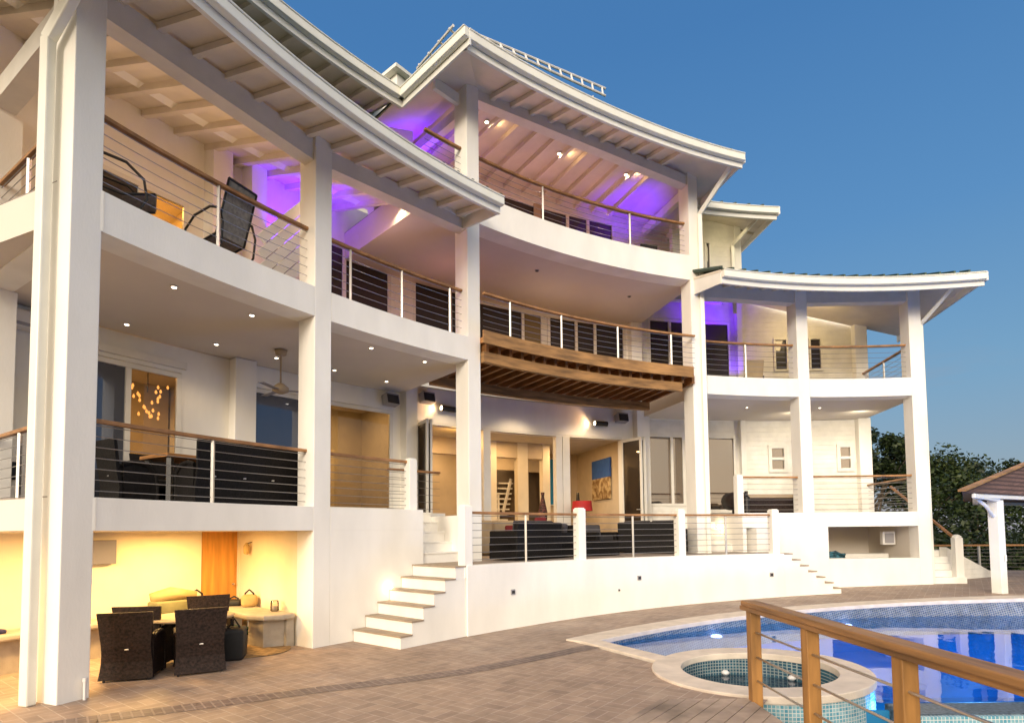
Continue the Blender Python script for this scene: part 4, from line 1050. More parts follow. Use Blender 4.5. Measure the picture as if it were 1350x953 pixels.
# ================================================================== TREES
def tree(loc, h, cr_, seed, n=5200, mat='leafA', label='', leaf=.115, squash=.75):
    rnd = random.Random(seed); loc = Vector(loc)
    t = thing('broadleaf_tree', label, 'tree', loc, 'trees beyond the terrace')
    tr = MB(); top = loc+Vector((rnd.uniform(-.4, .4), rnd.uniform(-.4, .4), h*.6))
    tr.tube([loc, lerp(loc, top, .5)+Vector((.15, 0, 0)), top], [.22, .17, .10], 8)
    cl = []
    cc = loc+Vector((0, 0, h-cr_*squash*.9))
    for i in range(34):
        while True:
            v = Vector((rnd.uniform(-1, 1), rnd.uniform(-1, 1), rnd.uniform(-1, 1)))
            if .25 < v.length < 1: break
        v.z *= squash; p = cc+v*cr_; cl.append((p, cr_*rnd.uniform(.17, .34)))
    for p, _ in cl[:14]:
        tr.tube([lerp(loc, top, rnd.uniform(.5, 1)), lerp(top, p, .5)+Vector((0, 0, -.2)), p], [.08, .05, .02], 5)
    tr.build('trunk', M['trunk'], t, smooth=True)
    cw = MB()
    for i in range(int(n*1.6)):
        p, r_ = cl[rnd.randrange(len(cl))]
        d = Vector((rnd.gauss(0, 1), rnd.gauss(0, 1), rnd.gauss(0, .8))).normalized()*r_*rnd.uniform(.35, 1.12)
        c = p+d; a = Vector((rnd.gauss(0, 1), rnd.gauss(0, 1), rnd.gauss(0, .6))).normalized(); b = a.cross(Vector((rnd.gauss(0, 1), rnd.gauss(0, 1), rnd.gauss(0, 1)))).normalized()
        s1 = leaf*rnd.uniform(.6, 1.4); s2 = s1*rnd.uniform(.35, .6)
        cw.add([c-a*s1, c+b*s2, c+a*s1, c-b*s2], [(0, 1, 2, 3)])
    cw.build('crown', M[mat], t, recalc=False)
tree((21.2, 34, -2.6), 10.2, 2.3, 3, 7000, label='tall ragged tree standing behind the last column of the villa')
tree((25.5, 36, -2.6), 9.2, 2.6, 5, 6500, mat='leafB', label='bushy tree just right of the last villa column')
tree((29.3, 36.5, -2.6), 8.7, 2.5, 8, 6500, label='dark round tree above the left slope of the gazebo roof')
tree((33.4, 36, -2.6), 8.3, 2.7, 9, 5000, mat='leafB', label='tree half hidden by the gazebo roof')
tree((18.6, 35, -2.6), 9.2, 2.3, 10, 4500, mat='leafB', label='lower tree between the villa wall and the tall ragged tree')
# dense undergrowth behind the fence
def undergrowth():
    rnd = random.Random(77); cw = MB()
    for i in range(52000):
        x = rnd.uniform(13, 44); y = rnd.uniform(24, 33)+.12*x
        top = 2.9+1.9*math.sin(x*.6)+1.0*math.sin(x*1.7+1)-.08*(x-20)
        z = -2.6+(top+2.6)*(rnd.random()**.7)+rnd.gauss(0, .25)
        c = Vector((x, y, z)); a = Vector((rnd.gauss(0, 1), rnd.gauss(0, 1), rnd.gauss(0, .6))).normalized(); b = a.cross(Vector((rnd.gauss(0, 1), rnd.gauss(0, 1), rnd.gauss(0, 1)))).normalized()
        s1 = rnd.uniform(.07, .17); s2 = s1*.5
        cw.add([c-a*s1, c+b*s2, c+a*s1, c-b*s2], [(0, 1, 2, 3)])
    o = cw.build('undergrowth', M['leafA'], None, recalc=False); tag(o, 'dark mass of shrubs on the slope behind the fence', 'undergrowth', kind='stuff')
undergrowth()

# ================================================================== FURNITURE AND SMALL THINGS
# ---- wicker dining chair (origin at floor centre, back towards -Y)
def wicker_chair(name, label, mat, group):
    t = thing(name, label, 'chair', (0, 0, 0), group)
    bk = MB()
    for i in range(8):
        u0, u1 = i/8, (i+1)/8
        def yy(u): return -.30-.11*u**1.6 if u > .45 else -.30+.04*math.sin(u*6.9)-.031
        def ww(u): return .30+.05*abs(u-.45)*1.6
        a0, a1 = yy(u0), yy(u1); z0, z1 = .03+.93*u0, .03+.93*u1
        bk.hexa([(-ww(u0), a0-.02, z0), (ww(u0), a0-.02, z0), (ww(u0), a0+.03, z0), (-ww(u0), a0+.03, z0), (-ww(u1), a1-.02, z1), (ww(u1), a1-.02, z1), (ww(u1), a1+.03, z1), (-ww(u1), a1+.03, z1)])
    bk.build('backrest', M[mat], t)
    MB().box((0, 0, .40), (.56, .56, .10)).build('seat', M[mat], t, bevel=.02)
    MB().box((0, .01, .47), (.50, .50, .05)).build('seat_cushion', M['cushion'], t, bevel=.02)
    for s in (-1, 1):
        m = MB(); pts = [(s*.31, -.27, .60), (s*.32, -.10, .645), (s*.32, .10, .62), (s*.31, .25, .50), (s*.30, .29, .30), (s*.30, .29, .03)]
        m.tube(pts, .035, 8); m.box((s*.30, 0, .33), (.03, .5, .55)); m.build('armrest', M[mat], t, smooth=False)
        for y_ in (-.30, .28): MB().tube([(s*.28, y_, 0), (s*.28, y_, .2)], .018, 6).build('leg', M['black'], t)
    MB().tube([(-.02, -.335, .44), (.03, -.345, .44)], .012, 6).build('buckle', M['steel'], t)
    return t
ch = wicker_chair('wicker_chair', '', 'wicker', 'wicker chairs round the ground floor table')
dx = Vector((math.cos(rad(-59)), -math.sin(rad(-59))))
G0 = 'wicker chairs round the ground floor table'
place(ch, (-5.50, 8.52, 0), rad(16), 'dark wicker chair nearest the first column, its back to the pool', G0, first=True)
place(ch, (-4.74, 8.86, 0), rad(31), 'dark wicker chair with its back to the pool, second from the first column', G0)
place(ch, (-5.72, 9.22, 0), rad(6), 'wicker chair tucked behind the chair nearest the first column', G0)
place(ch, (-5.2, 10.05, 0), rad(212), 'wicker chair on the far side of the table, facing the pool', G0)
tb = thing('round_table', 'round white table between the four wicker chairs', 'table', (-5.15, 9.36, 0))
MB().lathe((-5.15, 9.36, .70), [(.60, 0), (.63, .015), (.63, .035), (.60, .05)], 36).build('table_top', M['tan'], tb)
for i in range(4):
    a = rad(40+90*i); MB().bar((-5.15+.42*math.cos(a), 9.36+.42*math.sin(a), 0), (-5.15+.42*math.cos(a), 9.36+.42*math.sin(a), .70), .05, .05, up=(0, 1, 0)).build('leg', M['wintered'], tb)
# stone bench
bn = thing('stone_bench', 'L shaped stone bench with rounded seat along the lit room walls', 'bench', P(-56, R+2.6, 0))
m = MB(); m.arc(-78, -53.4, R+2.35, R+2.98, .50, .60); m.build('seat', M['concrete'], bn, bevel=.03)
m = MB(); m.arc(-78, -53.4, R+2.5, R+2.95, 0, .50); m.build('bench_wall', M['concrete'], bn)
a, b = P(-55.3, R+.62), P(-54.6, R+2.34)
m = MB(); m.prism([P(-53.75, R+.45), P(-54.6, R+.42), P(-55.45, R+.62), P(-55.75, R+1.0), P(-55.2, R+2.34), P(-53.2, R+2.34)], .50, .60); m.build('seat', M['concrete'], bn, bevel=.03)
m = MB(); m.prism([P(-53.7, R+.52), P(-54.2, R+.52), P(-54.15, R+.95), P(-53.65, R+.95)], 0, .498); m.prism([P(-54.2, R+.6), P(-55.2, R+.75), P(-55.15, R+1.25), P(-54.1, R+1.25)], 0, .499); m.build('bench_support', M['concrete'], bn)
# things on the bench and floor
def lump(name, label, cat, c, d, mat, rz=0, bev=.05, sub=2, parts=None):
    t = thing(name, label, cat, (c[0], c[1], c[2]))
    MB().box((c[0], c[1], c[2]+d[2]/2), d, rz).build('body', M[mat], t, bevel=bev, seg=3, smooth=True)
    if parts: parts(t)
    return t
p1 = P(-57.2, R+2.6, .60); lump('storage_box', 'olive box on the bench behind the wicker chairs', 'box', p1, (.75, .35, .22), 'greenbag', facing(-57), .03)
def cloth(t): 
    m = MB(); c = p1+Vector((0, 0, .22)); m.tube([c+Vector((-.3, -.2, .05)), c+Vector((-.05, 0, .12)), c+Vector((.3, .25, .06))], [.10, .13, .08], 8); m.build('bundle', M['tanbag'], t, smooth=True)
tt = thing('beige_towel', 'crumpled beige towel on top of the olive box', 'towel', p1+Vector((0, 0, .22))); cloth(tt)
p2 = P(-56.0, R+2.55, .60)
def hnd(c, d=.16, h=.22, rz=0):
    def f(t):
        v = Vector((math.cos(rz), math.sin(rz), 0))
        MB().tube([c+v*(-d)+Vector((0, 0, h*.7)), c+v*(-d*.8)+Vector((0, 0, h*1.5)), c+Vector((0, 0, h*1.9)), c+v*(d*.8)+Vector((0, 0, h*1.5)), c+v*d+Vector((0, 0, h*.7))], .018, 6).build('handle', M['bag'], t, smooth=True)
    return f
lump('black_handbag', 'black handbag with looped handle beside the orange door', 'bag', p2, (.34, .2, .22), 'bag', facing(-56), .05, parts=hnd(p2, .13, .2, facing(-56)))
p3 = P(-53.9, R+2.5, .60); lump('black_pouch', 'flat black pouch on the bench right of the door', 'bag', p3, (.3, .22, .13), 'bag', .2, .05, parts=hnd(p3, .1, .1))
p4 = P(-53.7, R+2.05, .60); lump('straw_bag', 'tan straw bag on the bench under the wall lamp', 'bag', p4, (.3, .2, .25), 'tanbag', .5, .08, parts=hnd(p4, .1, .18))
p5 = P(-54.0, R+1.0, .60)
t = thing('glass_candle_jar', 'clear glass candle jar at the end of the stone bench', 'jar', p5)
MB().lathe(p5, [(.05, 0), (.075, .02), (.075, .16), (.065, .2)], 16).build('jar', M['clear'], t, smooth=True); MB().lathe(p5, [(.05, .01), (.05, .1)], 12).build('candle', M['wintered'], t)
p6 = Vector((-4.60, 9.66, 0)); lump('black_suitcase', 'black soft suitcase on the floor behind the right front chair', 'suitcase', p6, (.34, .5, .5), 'bag', .3, .05, parts=hnd(p6, .1, .34, .3))
m = MB(); rnd = random.Random(4); b6 = P(-54.9, R+1.9, .03)
m.tube([b6+Vector((.35*math.cos(i*.8)*rnd.uniform(.6, 1), .25*math.sin(i*.8)*rnd.uniform(.6, 1), .03+.011*i)) for i in range(22)], .025, 6); m.build('x', M['tealcloth'], None) if False else None
o = m.build('coiled_hose', plain('green_hose', (.03, .12, .05), .5), None, smooth=True); tag(o, 'green coiled hose under the stone bench', 'hose')
m = MB(); m.lathe(P(-55.9, R+.7, .006), [(.62, 0), (.62, .012)], 40); tag(m.build('floor_mat', M['mat'], None), 'straw coloured mat on the paving below the stone bench', 'mat')
c = P(-60.4, R+2.93, 1.75); o = MB().box((c.x, c.y, c.z), (.5, .14, .42), facing(-60.4)).build('meter_box', M['boxgrey'], None, bevel=.01); tag(o, 'grey meter box on the lit wall beside the first column', 'meter box')
c = P(-53.1, R+2.4, 1.75); t = thing('wall_lantern', 'small brass lantern on the cream wall right of the door', 'lantern', c)
cc = c+Vector((-.06, -.04, 0)); MB().lathe(cc, [(.03, -.12), (.055, -.1), (.06, .05), (.02, .12)], 10).build('lantern_body', M['tanbag'], t); MB().tube([cc+Vector((0, 0, .1)), c+Vector((.05, .05, .14))], .01, 6).build('bracket', M['black'], t)
t = thing('valve_pipe', 'short white pipe stub at the foot of the first column', 'pipe', P(-65.55, R-.05, 0)); MB().tube([P(-65.6, R-.06, 0), P(-65.6, R-.06, .22)], .018, 8).build('pipe', M['wintered'], t); MB().lathe(P(-65.6, R-.06, .22), [(.026, 0), (.026, .05)], 8).build('pipe_cap', M['wintered'], t)
lump('blue_cloth', 'dark blue cloth folded on the bench left of the first column', 'cloth', P(-65.3, R+2.65, .6), (.5, .35, .07), 'bluecloth', facing(-65), .03)

# ---- black dining set on first floor balcony
dc_ = wicker_chair('dining_chair', '', 'blackwicker', 'black dining chairs on the left balcony')
GD_ = 'black dining chairs on the left balcony'
first = True
for th, r_, rot, lb in ((-60.3, R+2.05, -1.57, 'black chair at the left head of the balcony dining table'),
                        (-58.1, R+1.15, 0, 'black chair in the front row, nearest the rail post'),
                        (-56.35, R+1.15, 0, 'second black chair in the front row, right of the rail post'),
                        (-54.6, R+1.15, 0, 'third black chair in the front row of the balcony table'),
                        (-52.85, R+1.15, 0, 'last black chair in the front row, beside the second column'),
                        (-57.6, R+2.95, 3.14, 'black chair across the balcony table, left of centre'),
                        (-55.4, R+2.95, 3.14, 'black chair across the balcony table, right of centre')):
    p = P(th, r_, Z1); o = place(dc_, p, facing(th)+rot, lb, GD_, first=first); o.scale = (.96, 1.0, 1.12); first = False
t = thing('dining_table', 'long dark dining table on the left first floor balcony', 'table', P(-56, R+2.05, Z1))
MB().arc(-59.2, -52.8, R+1.6, R+2.5, Z1+.86, Z1+.92).build('table_top', M['teak'], t)
for a_, r_ in ((-58.9, R+1.7), (-58.9, R+2.4), (-53.1, R+1.7), (-53.1, R+2.4)): c = P(a_, r_); MB().bar((c.x, c.y, Z1), (c.x, c.y, Z1+.86), .08, .08, up=(0, 1, 0)).build('leg', M['black'], t)
# ---- sling loungers on second balcony
def lounger(label):
    t = thing('sling_chair', label, 'lounge chair', (0, 0, 0), 'sling lounge chairs on the upper left balcony')
    m = MB(); W_ = .28
    prof = [(-.55, 1.25), (-.42, .85), (-.28, .45), (.1, .38), (.5, .48)]
    for (y0, z0), (y1, z1) in zip(prof, prof[1:]):
        m.hexa([(-W_, y0, z0), (W_, y0, z0), (W_, y0+.015, z0+.015), (-W_, y0+.015, z0+.015), (-W_, y1, z1), (W_, y1, z1), (W_, y1+.015, z1+.015), (-W_, y1+.015, z1+.015)])
    m.build('sling', M['mesh'], t)
    for s in (-1, 1):
        MB().tube([(s*W_, y, z) for y, z in prof], .02, 6).build('side_rail', M['black'], t, smooth=True)
        MB().tube([(s*.33, -.40, .8), (s*.34, -.2, .86), (s*.34, .15, .80), (s*.34, .36, .62), (s*.34, .40, .35), (s*.33, .25, .08), (s*.32, -.2, .03), (s*.32, -.45, .25), (s*.33, -.48, .55), (s*.33, -.40, .8)], .02, 6).build('armrest', M['black'], t, smooth=True)
    MB().tube([(-W_, -.55, 1.25), (W_, -.55, 1.25)], .02, 6).build('top_bar', M['black'], t)
    return t
lo = lounger('')
GL = 'sling lounge chairs on the upper left balcony'
place(lo, P(-63.3, R+.85, Z2+.0), rad(-58), 'grey sling lounge chair cut by the first column on the upper left balcony', GL, first=True).scale = (1, 1.05, 1.08)
place(lo, P(-58.0, R+.85, Z2+.0), rad(66), 'grey sling lounge chair against the rail post of the upper left balcony', GL).scale = (1, 1.05, 1.08)
place(lo, q(1.6, 1.0, Z2), 2.4, 'sling lounge chair on the far left corner balcony', GL).scale = (1.1, 1.1, .75)
t = thing('side_table', 'small dark round topped stand before the lit upper left door', 'side table', P(-58.2, R+2.5, Z2)); MB().lathe(P(-58.2, R+2.5, Z2), [(.03, 0), (.03, .7), (.16, .78), (.12, 1.0), (.05, 1.05)], 12).build('stand', M['black'], t)

# ---- sofas on the terrace
def sofa(name, label, w_, d_, group='black wicker sofas on the terrace', cush=2, red=False):
    t = thing(name, label, 'sofa' if w_ > 1.2 else 'armchair', (0, 0, 0), group)
    MB().box((0, 0, .20), (w_, d_, .36)).build('base', M['blackwicker'], t, bevel=.02)
    MB().box((0, -d_/2+.07, .50), (w_, .14, .62), 0, (rad(6), 'X')).build('backrest', M['blackwicker'], t, bevel=.03)
    for s in (-1, 1): MB().box((s*(w_/2-.07), .03, .42), (.14, d_-.08, .42)).build('armrest', M['blackwicker'], t, bevel=.03)
    wd_ = (w_-.30)/cush
    for i in range(cush):
        MB().box((-w_/2+.15+wd_*(i+.5), .06, .46), (wd_-.02, d_-.25, .14)).build('seat_cushion', M['cushion'], t, bevel=.03)
        MB().box((-w_/2+.15+wd_*(i+.5), -d_/2+.22, .68), (wd_-.04, .14, .34), 0, (rad(10), 'X')).build('back_cushion', M['backcushion'], t, bevel=.04)
    return t
s1 = sofa('wicker_sofa', '', 2.0, .9)
place(s1, P(-35.6, R-.15, ZT), facing(-36)+.2, 'long black wicker sofa next to the third column, back to the rail', 'black wicker sofas on the terrace', first=True).scale = (.82, 1, 1.08)
o = place(s1, P(-19.6, R+.9, ZT), facing(-20)-.75, 'black wicker sofa with grey cushions in front of the right folded doors', 'black wicker sofas on the terrace'); o.scale = (.95, 1, 1.12)
a1 = sofa('wicker_armchair', '', .95, .85, 'black wicker armchairs on the terrace', 1)
GA = 'black wicker armchairs on the terrace'
place(a1, P(-29.9, R+1.4, ZT), facing(-31)+2.7, 'black wicker armchair standing left of the white newel post', GA, first=True)
place(a1, P(-27.4, R+2.3, ZT), facing(-28)+3.3, 'black wicker armchair standing under the red lampshade', GA)
place(a1, P(-24.2, R+1.6, ZT), facing(-25)-2.9, 'black wicker armchair right of the low terrace table', GA)
place(a1, P(-32.3, R+.1, ZT), facing(-34)+1.7, 'black wicker armchair beside the long sofa end', GA)
t = thing('coffee_table', 'low black wicker table between the terrace chairs', 'table', P(-27.2, R+.3, ZT)); c = P(-27.2, R+.3); MB().box((c.x, c.y, ZT+.2), (1.1, .7, .38), facing(-28)).build('base', M['blackwicker'], t, bevel=.02); MB().box((c.x, c.y, ZT+.40), (1.14, .74, .02), facing(-28)).build('table_top', M['win_dark'], t)
def cushion_at(p, lbl, rz, mat='darkred', cat='cushion'):
    o = MB().box((0, 0, 0), (.36, .13, .30), 0, (rad(-20), 'X')).build('cushion', M[mat], None, bevel=.06, seg=3, smooth=True); o.location = p; o.rotation_euler = (0, 0, rz); tag(o, lbl, cat, 'red cushions on the terrace')
cushion_at(P(-33.9, R-.1, ZT+.86), 'dark red cushion on the end of the long sofa', facing(-35))
cushion_at(P(-30.4, R+3.15, ZT+.72), 'dark red cushion on a pale chair inside the doorway', facing(-30))
for th, r_, lb in ((-33.2, R+3.0, 'cream upholstered chair inside the hall doorway, left one'), (-30.4, R+3.2, 'cream upholstered chair inside the hall doorway, below the beam posts')):
    t = thing('cream_armchair', lb, 'armchair', P(th, r_, ZT), 'cream chairs in the doorway'); c = P(th, r_)
    MB().box((c.x, c.y, ZT+.28), (.9, .8, .5), facing(th)).build('seat', M['tan'], t, bevel=.06); c2 = P(th, r_+.36); MB().box((c2.x, c2.y, ZT+.62), (.9, .2, .8), facing(th)).build('backrest', M['tan'], t, bevel=.06)
# red floor lamp
lp = P(-23.1, R+3.1, ZT); t = thing('red_floor_lamp', 'floor lamp with wide red drum shade in the doorway', 'lamp', lp)
MB().lathe(lp, [(.16, 0), (.16, .02), (.02, .04), (.02, 1.32)], 16).build('stand', M['black'], t)
MB().lathe(lp+Vector((0, 0, 1.32)), [(.34, 0), (.31, .32)], 28).build('lamp_shade', M['red'], t)
# tall patterned vase & sculptures in hall
v = P(-24.3, R+5.05, ZT+.95); t = thing('tall_vase', 'tall dark patterned vase on the bar counter', 'vase', v)
MB().lathe(v, [(.10, 0), (.15, .15), (.16, .4), (.09, .75), (.05, .95), (.07, 1.1)], 16).build('vase', bricks('spotted_glaze', (.02, .015, .02), (.3, .1, .1), (.01, .01, .01), .07, .06, stain=.5, axis=(rad(90), 0, 0)), t, smooth=True)
v = P(-20.2, R+5.4, ZT); t = thing('dark_sculpture', 'slim dark sculpture on a plinth behind the red lamp', 'sculpture', v); MB().lathe(v, [(.2, 0), (.2, .9), (.12, .95), (.15, 1.3), (.07, 1.75), (.05, 2.1)], 12).build('figure', M['black'], t, smooth=True)
# painting on the receding wall
pa, pb = P(-16.85, R+5.3), P(-16.85, R+6.9)
c = (pa+pb)/2; d = (pb-pa).normalized(); nrm = Vector((d.y, -d.x, 0));  nrm = nrm if nrm.x < 0 else -nrm
L_ = (pb-pa).length
m = MB(); ctr = Vector((c.x, c.y, 4.05))
for sgn in (1,): m.bar(Vector((-0.5*L_*d.x, -.5*L_*d.y, 0)), Vector((.5*L_*d.x, .5*L_*d.y, 0)), .05, 1.55)
o = m.build('painting', M['painting'], None); o.location = ctr; tag(o, 'beach painting with blue sky and sand on the hall wall', 'painting')
bp_ = P(-19.25, R+8.52); t = thing('blue_picture', 'narrow blue picture on the far hall wall', 'picture', (bp_.x, bp_.y, 3.3)); MB().box((bp_.x, bp_.y, 4.15), (.32, .04, 1.9), facing(-19)).build('canvas', M['poolfloor'], t); MB().box((bp_.x, bp_.y+.03, 4.15), (.40, .04, 2.0), facing(-19)).build('frame', M['frame'], t)
# chandelier inside the left room
cp = P(-55.8, R+4.9, 4.98); t = thing('chandelier', 'amber glass drop chandelier glowing inside the left balcony door', 'chandelier', cp)
MB().tube([cp+Vector((0, 0, .2)), cp+Vector((0, 0, 1.2))], .012, 6).build('stem', M['black'], t)
rnd = random.Random(2); k = 0
for i in range(26):
    u = i/25; ang = rnd.uniform(-.3, .3)
    if i < 8: off = Vector((-.42+u*1.1, 0, .36-u*1.3))
    elif i < 16: off = Vector((.42-(u-.3)*1.3, 0, .42-(u-.3)*1.4))
    else: off = Vector((rnd.uniform(-.22, .22), 0, rnd.uniform(-.38, -.12)))
    tx = Vector((math.cos(rad(-57)), -math.sin(rad(-57)), 0))
    pp = cp+tx*off.x+Vector((0, 0, off.z))+Vector((rnd.uniform(-.03, .03), rnd.uniform(-.2, .2), 0))
    MB().lathe(pp, [(.006, .05), (.018, .025), (.027, 0), (.02, -.025), (.006, -.04)], 8).build('glass_drop', M['chand'], t, smooth=True)
# ceiling fan
fp_ = P(-51.4, R+2.3, Z2B); t = thing('ceiling_fan', 'white ceiling fan hanging from the left balcony ceiling', 'ceiling fan', fp_)
MB().lathe(fp_, [(.02, -.75), (.02, -.12), (.11, -.1), (.13, 0)], 14).build('mount', M['tan'], t, smooth=True)
MB().lathe(fp_+Vector((0, 0, -.95)), [(.06, 0), (.17, .05), (.17, .13), (.06, .22)], 18).build('motor', M['tan'], t, smooth=True)
for i in range(3):
    a = rad(20+120*i); u1 = Vector((math.cos(a), math.sin(a), 0)); a0 = fp_+Vector((0, 0, -.88)); MB().bar(a0+u1*.15, a0+u1*.72, .13, .012).build('blade', M['grey'], t, bevel=.004)
# air conditioner, speakers, small boxes
c = P(-62.9, R+3.66, 5.72); t = thing('air_conditioner', 'white split air conditioner on the wall behind the first column', 'air conditioner', c); MB().box((c.x, c.y, c.z), (.95, .24, .32), facing(-62.9)).build('casing', M['wintered'], t, bevel=.05, seg=3); c2 = P(-62.9, R+3.53, 5.62); MB().box((c2.x, c2.y, c2.z), (.85, .02, .05), facing(-62.9)).build('louvre', M['grey'], t)
c = P(-63.2, R+3.74, 3.14); o = MB().box((c.x, c.y, c.z), (.2, .1, .3), facing(-63.2)).build('outlet_box', M['black'], None, bevel=.01); tag(o, 'small black outlet box low on the far left balcony wall', 'outlet box')
for th, r_, z_, lb in ((-40.9, R+3.55, 5.72, 'grey speaker under the ceiling above the wide balcony window'), (-37.6, R+3.6, 5.95, 'grey speaker high on the wall left of the left spot lamp'), (-17.9, R+3.6, 5.95, 'pale speaker high on the wall right of the right spot lamp')):
    c = P(th, r_, z_); t = thing('wall_speaker', lb, 'speaker', c, 'outdoor wall speakers'); MB().box(c, (.42, .26, .30), facing(th)+.1, (rad(-12), 'X')).build('cabinet', M['grey'], t, bevel=.02)
    f_ = P(th, r_-.14, z_); MB().box(f_, (.36, .02, .24), facing(th)+.1, (rad(-12), 'X')).build('grille', M['cushion'], t); MB().bar(P(th, r_+.1, z_), P(th, r_+.25, z_+.05), .05, .05).build('bracket', M['grey'], t)
for th, lb in ((-35.6, 'black cylinder spot lamp on the wall left of the third column'), (-20.1, 'black cylinder spot lamp on the wall above the right doors')):
    c = P(th, R+3.62, 5.72); tx = Vector((math.cos(rad(th)), -math.sin(rad(th)), 0)); t = thing('wall_spot', lb, 'wall lamp', c, 'cylinder wall lamps')
    MB().tube([c-tx*.24, c+tx*.24], .085, 16).build('lamp_body', M['black'], t, smooth=False); MB().tube([c-tx*.246, c-tx*.242], .07, 16).build('lens', M['bulb'], t); MB().bar(c, P(th, R+3.8, 5.72), .06, .06).build('bracket', M['black'], t)
    light('SPOT', c-tx*.28+Vector((0, 0, 0)), 26, (1, .55, .25), target=c-tx*.9+P(th, .10)-P(th, 0)+Vector((0, 0, 0)), size=.05, spot=120)
# day bed, right lower deck
t = thing('day_bed', 'brown day bed with tan mattress and curved end on the right lower balcony', 'day bed', P(-6.8, R+1.1, Z1)); c = P(-6.6, R+1.1)
MB().box((c.x, c.y, Z1+.25), (2.0, .9, .46), facing(-7)).build('base', M['wicker'], t, bevel=.04, seg=3); MB().box((c.x, c.y, Z1+.54), (1.9, .85, .13), facing(-7)).build('mattress', M['tan'], t, bevel=.05, seg=3)
c2 = P(-10.2, R+1.1); MB().tube([(c2.x, c2.y-.4, Z1+.42), (c2.x, c2.y+.4, Z1+.42)], .28, 16).build('bolster', M['wicker'], t, smooth=True)
t = thing('garden_chair', 'tan backed chair behind the right upper rail', 'chair', P(-7.8, R+1.2, Z2)); c = P(-7.8, R+1.2)
MB().box((c.x+.1, c.y, Z2+.50), (.6, .06, .8), .1, (rad(12), 'X')).build('backrest', M['tan'], t, bevel=.02); MB().box((c.x+.1, c.y+.3, Z2+.38), (.6, .6, .06), .1).build('seat', M['tan'], t); 
for s in (-.3, .3):
    for y_ in (0, .55): MB().bar((c.x+.1+s, c.y+y_, Z2), (c.x+.1+s, c.y+y_, Z2+.4), .03, .03, up=(0, 1, 0)).build('leg', M['black'], t)
c = P(-3.3, R+3.7, Z1+.42); o = MB().box((c.x+.1, c.y, c.z), (.28, .12, .3), 0).build('outlet_box', M['black'], None, bevel=.01); tag(o, 'black outlet box low on the white wall of the right balcony', 'outlet box')
c = P(-6.1, R+.2, Z1); o = MB().lathe(P(-10.2, R+.45, Z1), [(.09, 0), (.10, .5), (.05, .55), (.05, .68)], 12).build('bottle_cooler', M['black'], None); tag(o, 'small dark stand beside the right balcony newel', 'stand')
t = thing('lounge_chair', 'dark lounge chair at the right end of the top balcony', 'chair', P(-18.6, R+1.3, Z3)); c = P(-18.6, R+1.3); MB().box((c.x, c.y, Z3+.48), (.55, .07, .7), .2, (rad(14), 'X')).build('backrest', M['black'], t); MB().box((c.x, c.y+.3, Z3+.36), (.55, .55, .06), .2).build('seat', M['black'], t)
for s in (-.22, .22):
    for y_ in (.05, .5): MB().bar((c.x+s, c.y+y_, Z3), (c.x+s, c.y+y_, Z3+.36), .03, .03, up=(0, 1, 0)).build('leg', M['black'], t)
# things in the low right opening
rnd = random.Random(6)
for c0, lb, n_ in ((P(-2.6, R+1.0, 1.07), 'left heap of teal pool hose in the low opening', 30), (P(-.3, R+1.1, 1.07), 'larger heap of teal pool hose in the middle of the low opening', 46)):
    m = MB(); m.tube([c0+Vector(((.45+.004*i)*math.cos(i*.9)*rnd.uniform(.5, 1), .35*math.sin(i*.9)*rnd.uniform(.5, 1), .04+.25*rnd.random()*(1-abs(math.cos(i*.9))*.5))) for i in range(n_)], .035, 6)
    o = m.build('pool_hose', M['tealcloth'], None, smooth=True); tag(o, lb, 'hose', 'pool hoses in the low opening')
c = P(5.4, R+1.2, 1.72); t = thing('control_box', 'white control box on the wall in the low opening', 'control box', c); MB().box(c, (.38, .18, .42), facing(5)).build('casing', M['wintered'], t, bevel=.02); MB().box(P(5.4, R+1.09, 1.72), (.26, .02, .3), facing(5)).build('cover', M['grey'], t)

# wall sockets / vents on the terrace wall
for px_, (th, z_, lb) in enumerate(((-40.6, .78, 'square grey vent on the curved terrace wall nearest the left steps'), (-27.0, .88, 'square grey vent in the middle of the curved terrace wall'), (-29.3, .62, 'tiny grey spout on the curved terrace wall left of the middle vent'), (-12.1, .82, 'square grey vent on the curved terrace wall near the right steps'))):
    c = P(th, RT-.012, z_); sz = .11 if px_ != 2 else .05
    t = thing('wall_vent', lb, 'vent', c, 'vents on the terrace wall'); MB().box(c, (sz, .02, sz), facing(th)).build('cover', M['grey'], t, bevel=.003); MB().box(P(th, RT-.024, z_), (sz*.7, .008, sz*.55), facing(th)).build('grille', M['cushion'], t)
# step lights
def steplight(p, th, lb, e=6, side=None):
    t = thing('step_light', lb, 'step light', p, 'step lights on the stair walls')
    MB().lathe(p, [(.05, -.03), (.075, 0), (.05, .03)], 14).build('casing', M['bulb'], t)
    n = Vector((-math.sin(rad(th)), -math.cos(rad(th)), 0)) if side is None else side
    light('POINT', Vector(p)+n*.14, e, WARM2, size=.05)
steplight(P(-48.0, R-.05, .95), -48, 'round step light on the white wall above the left steps', .7)
steplight(P(-41.75, R+.75, ZT+.62), -42, 'round step light beside the inner left flight', 2.5, side=Vector((-.8, -.5, 0)))
steplight(P(-11.75, R+1.2, ZT+.75), -12, 'round step light beside the inner right flight', 4, side=Vector((-.9, -.4, 0)))

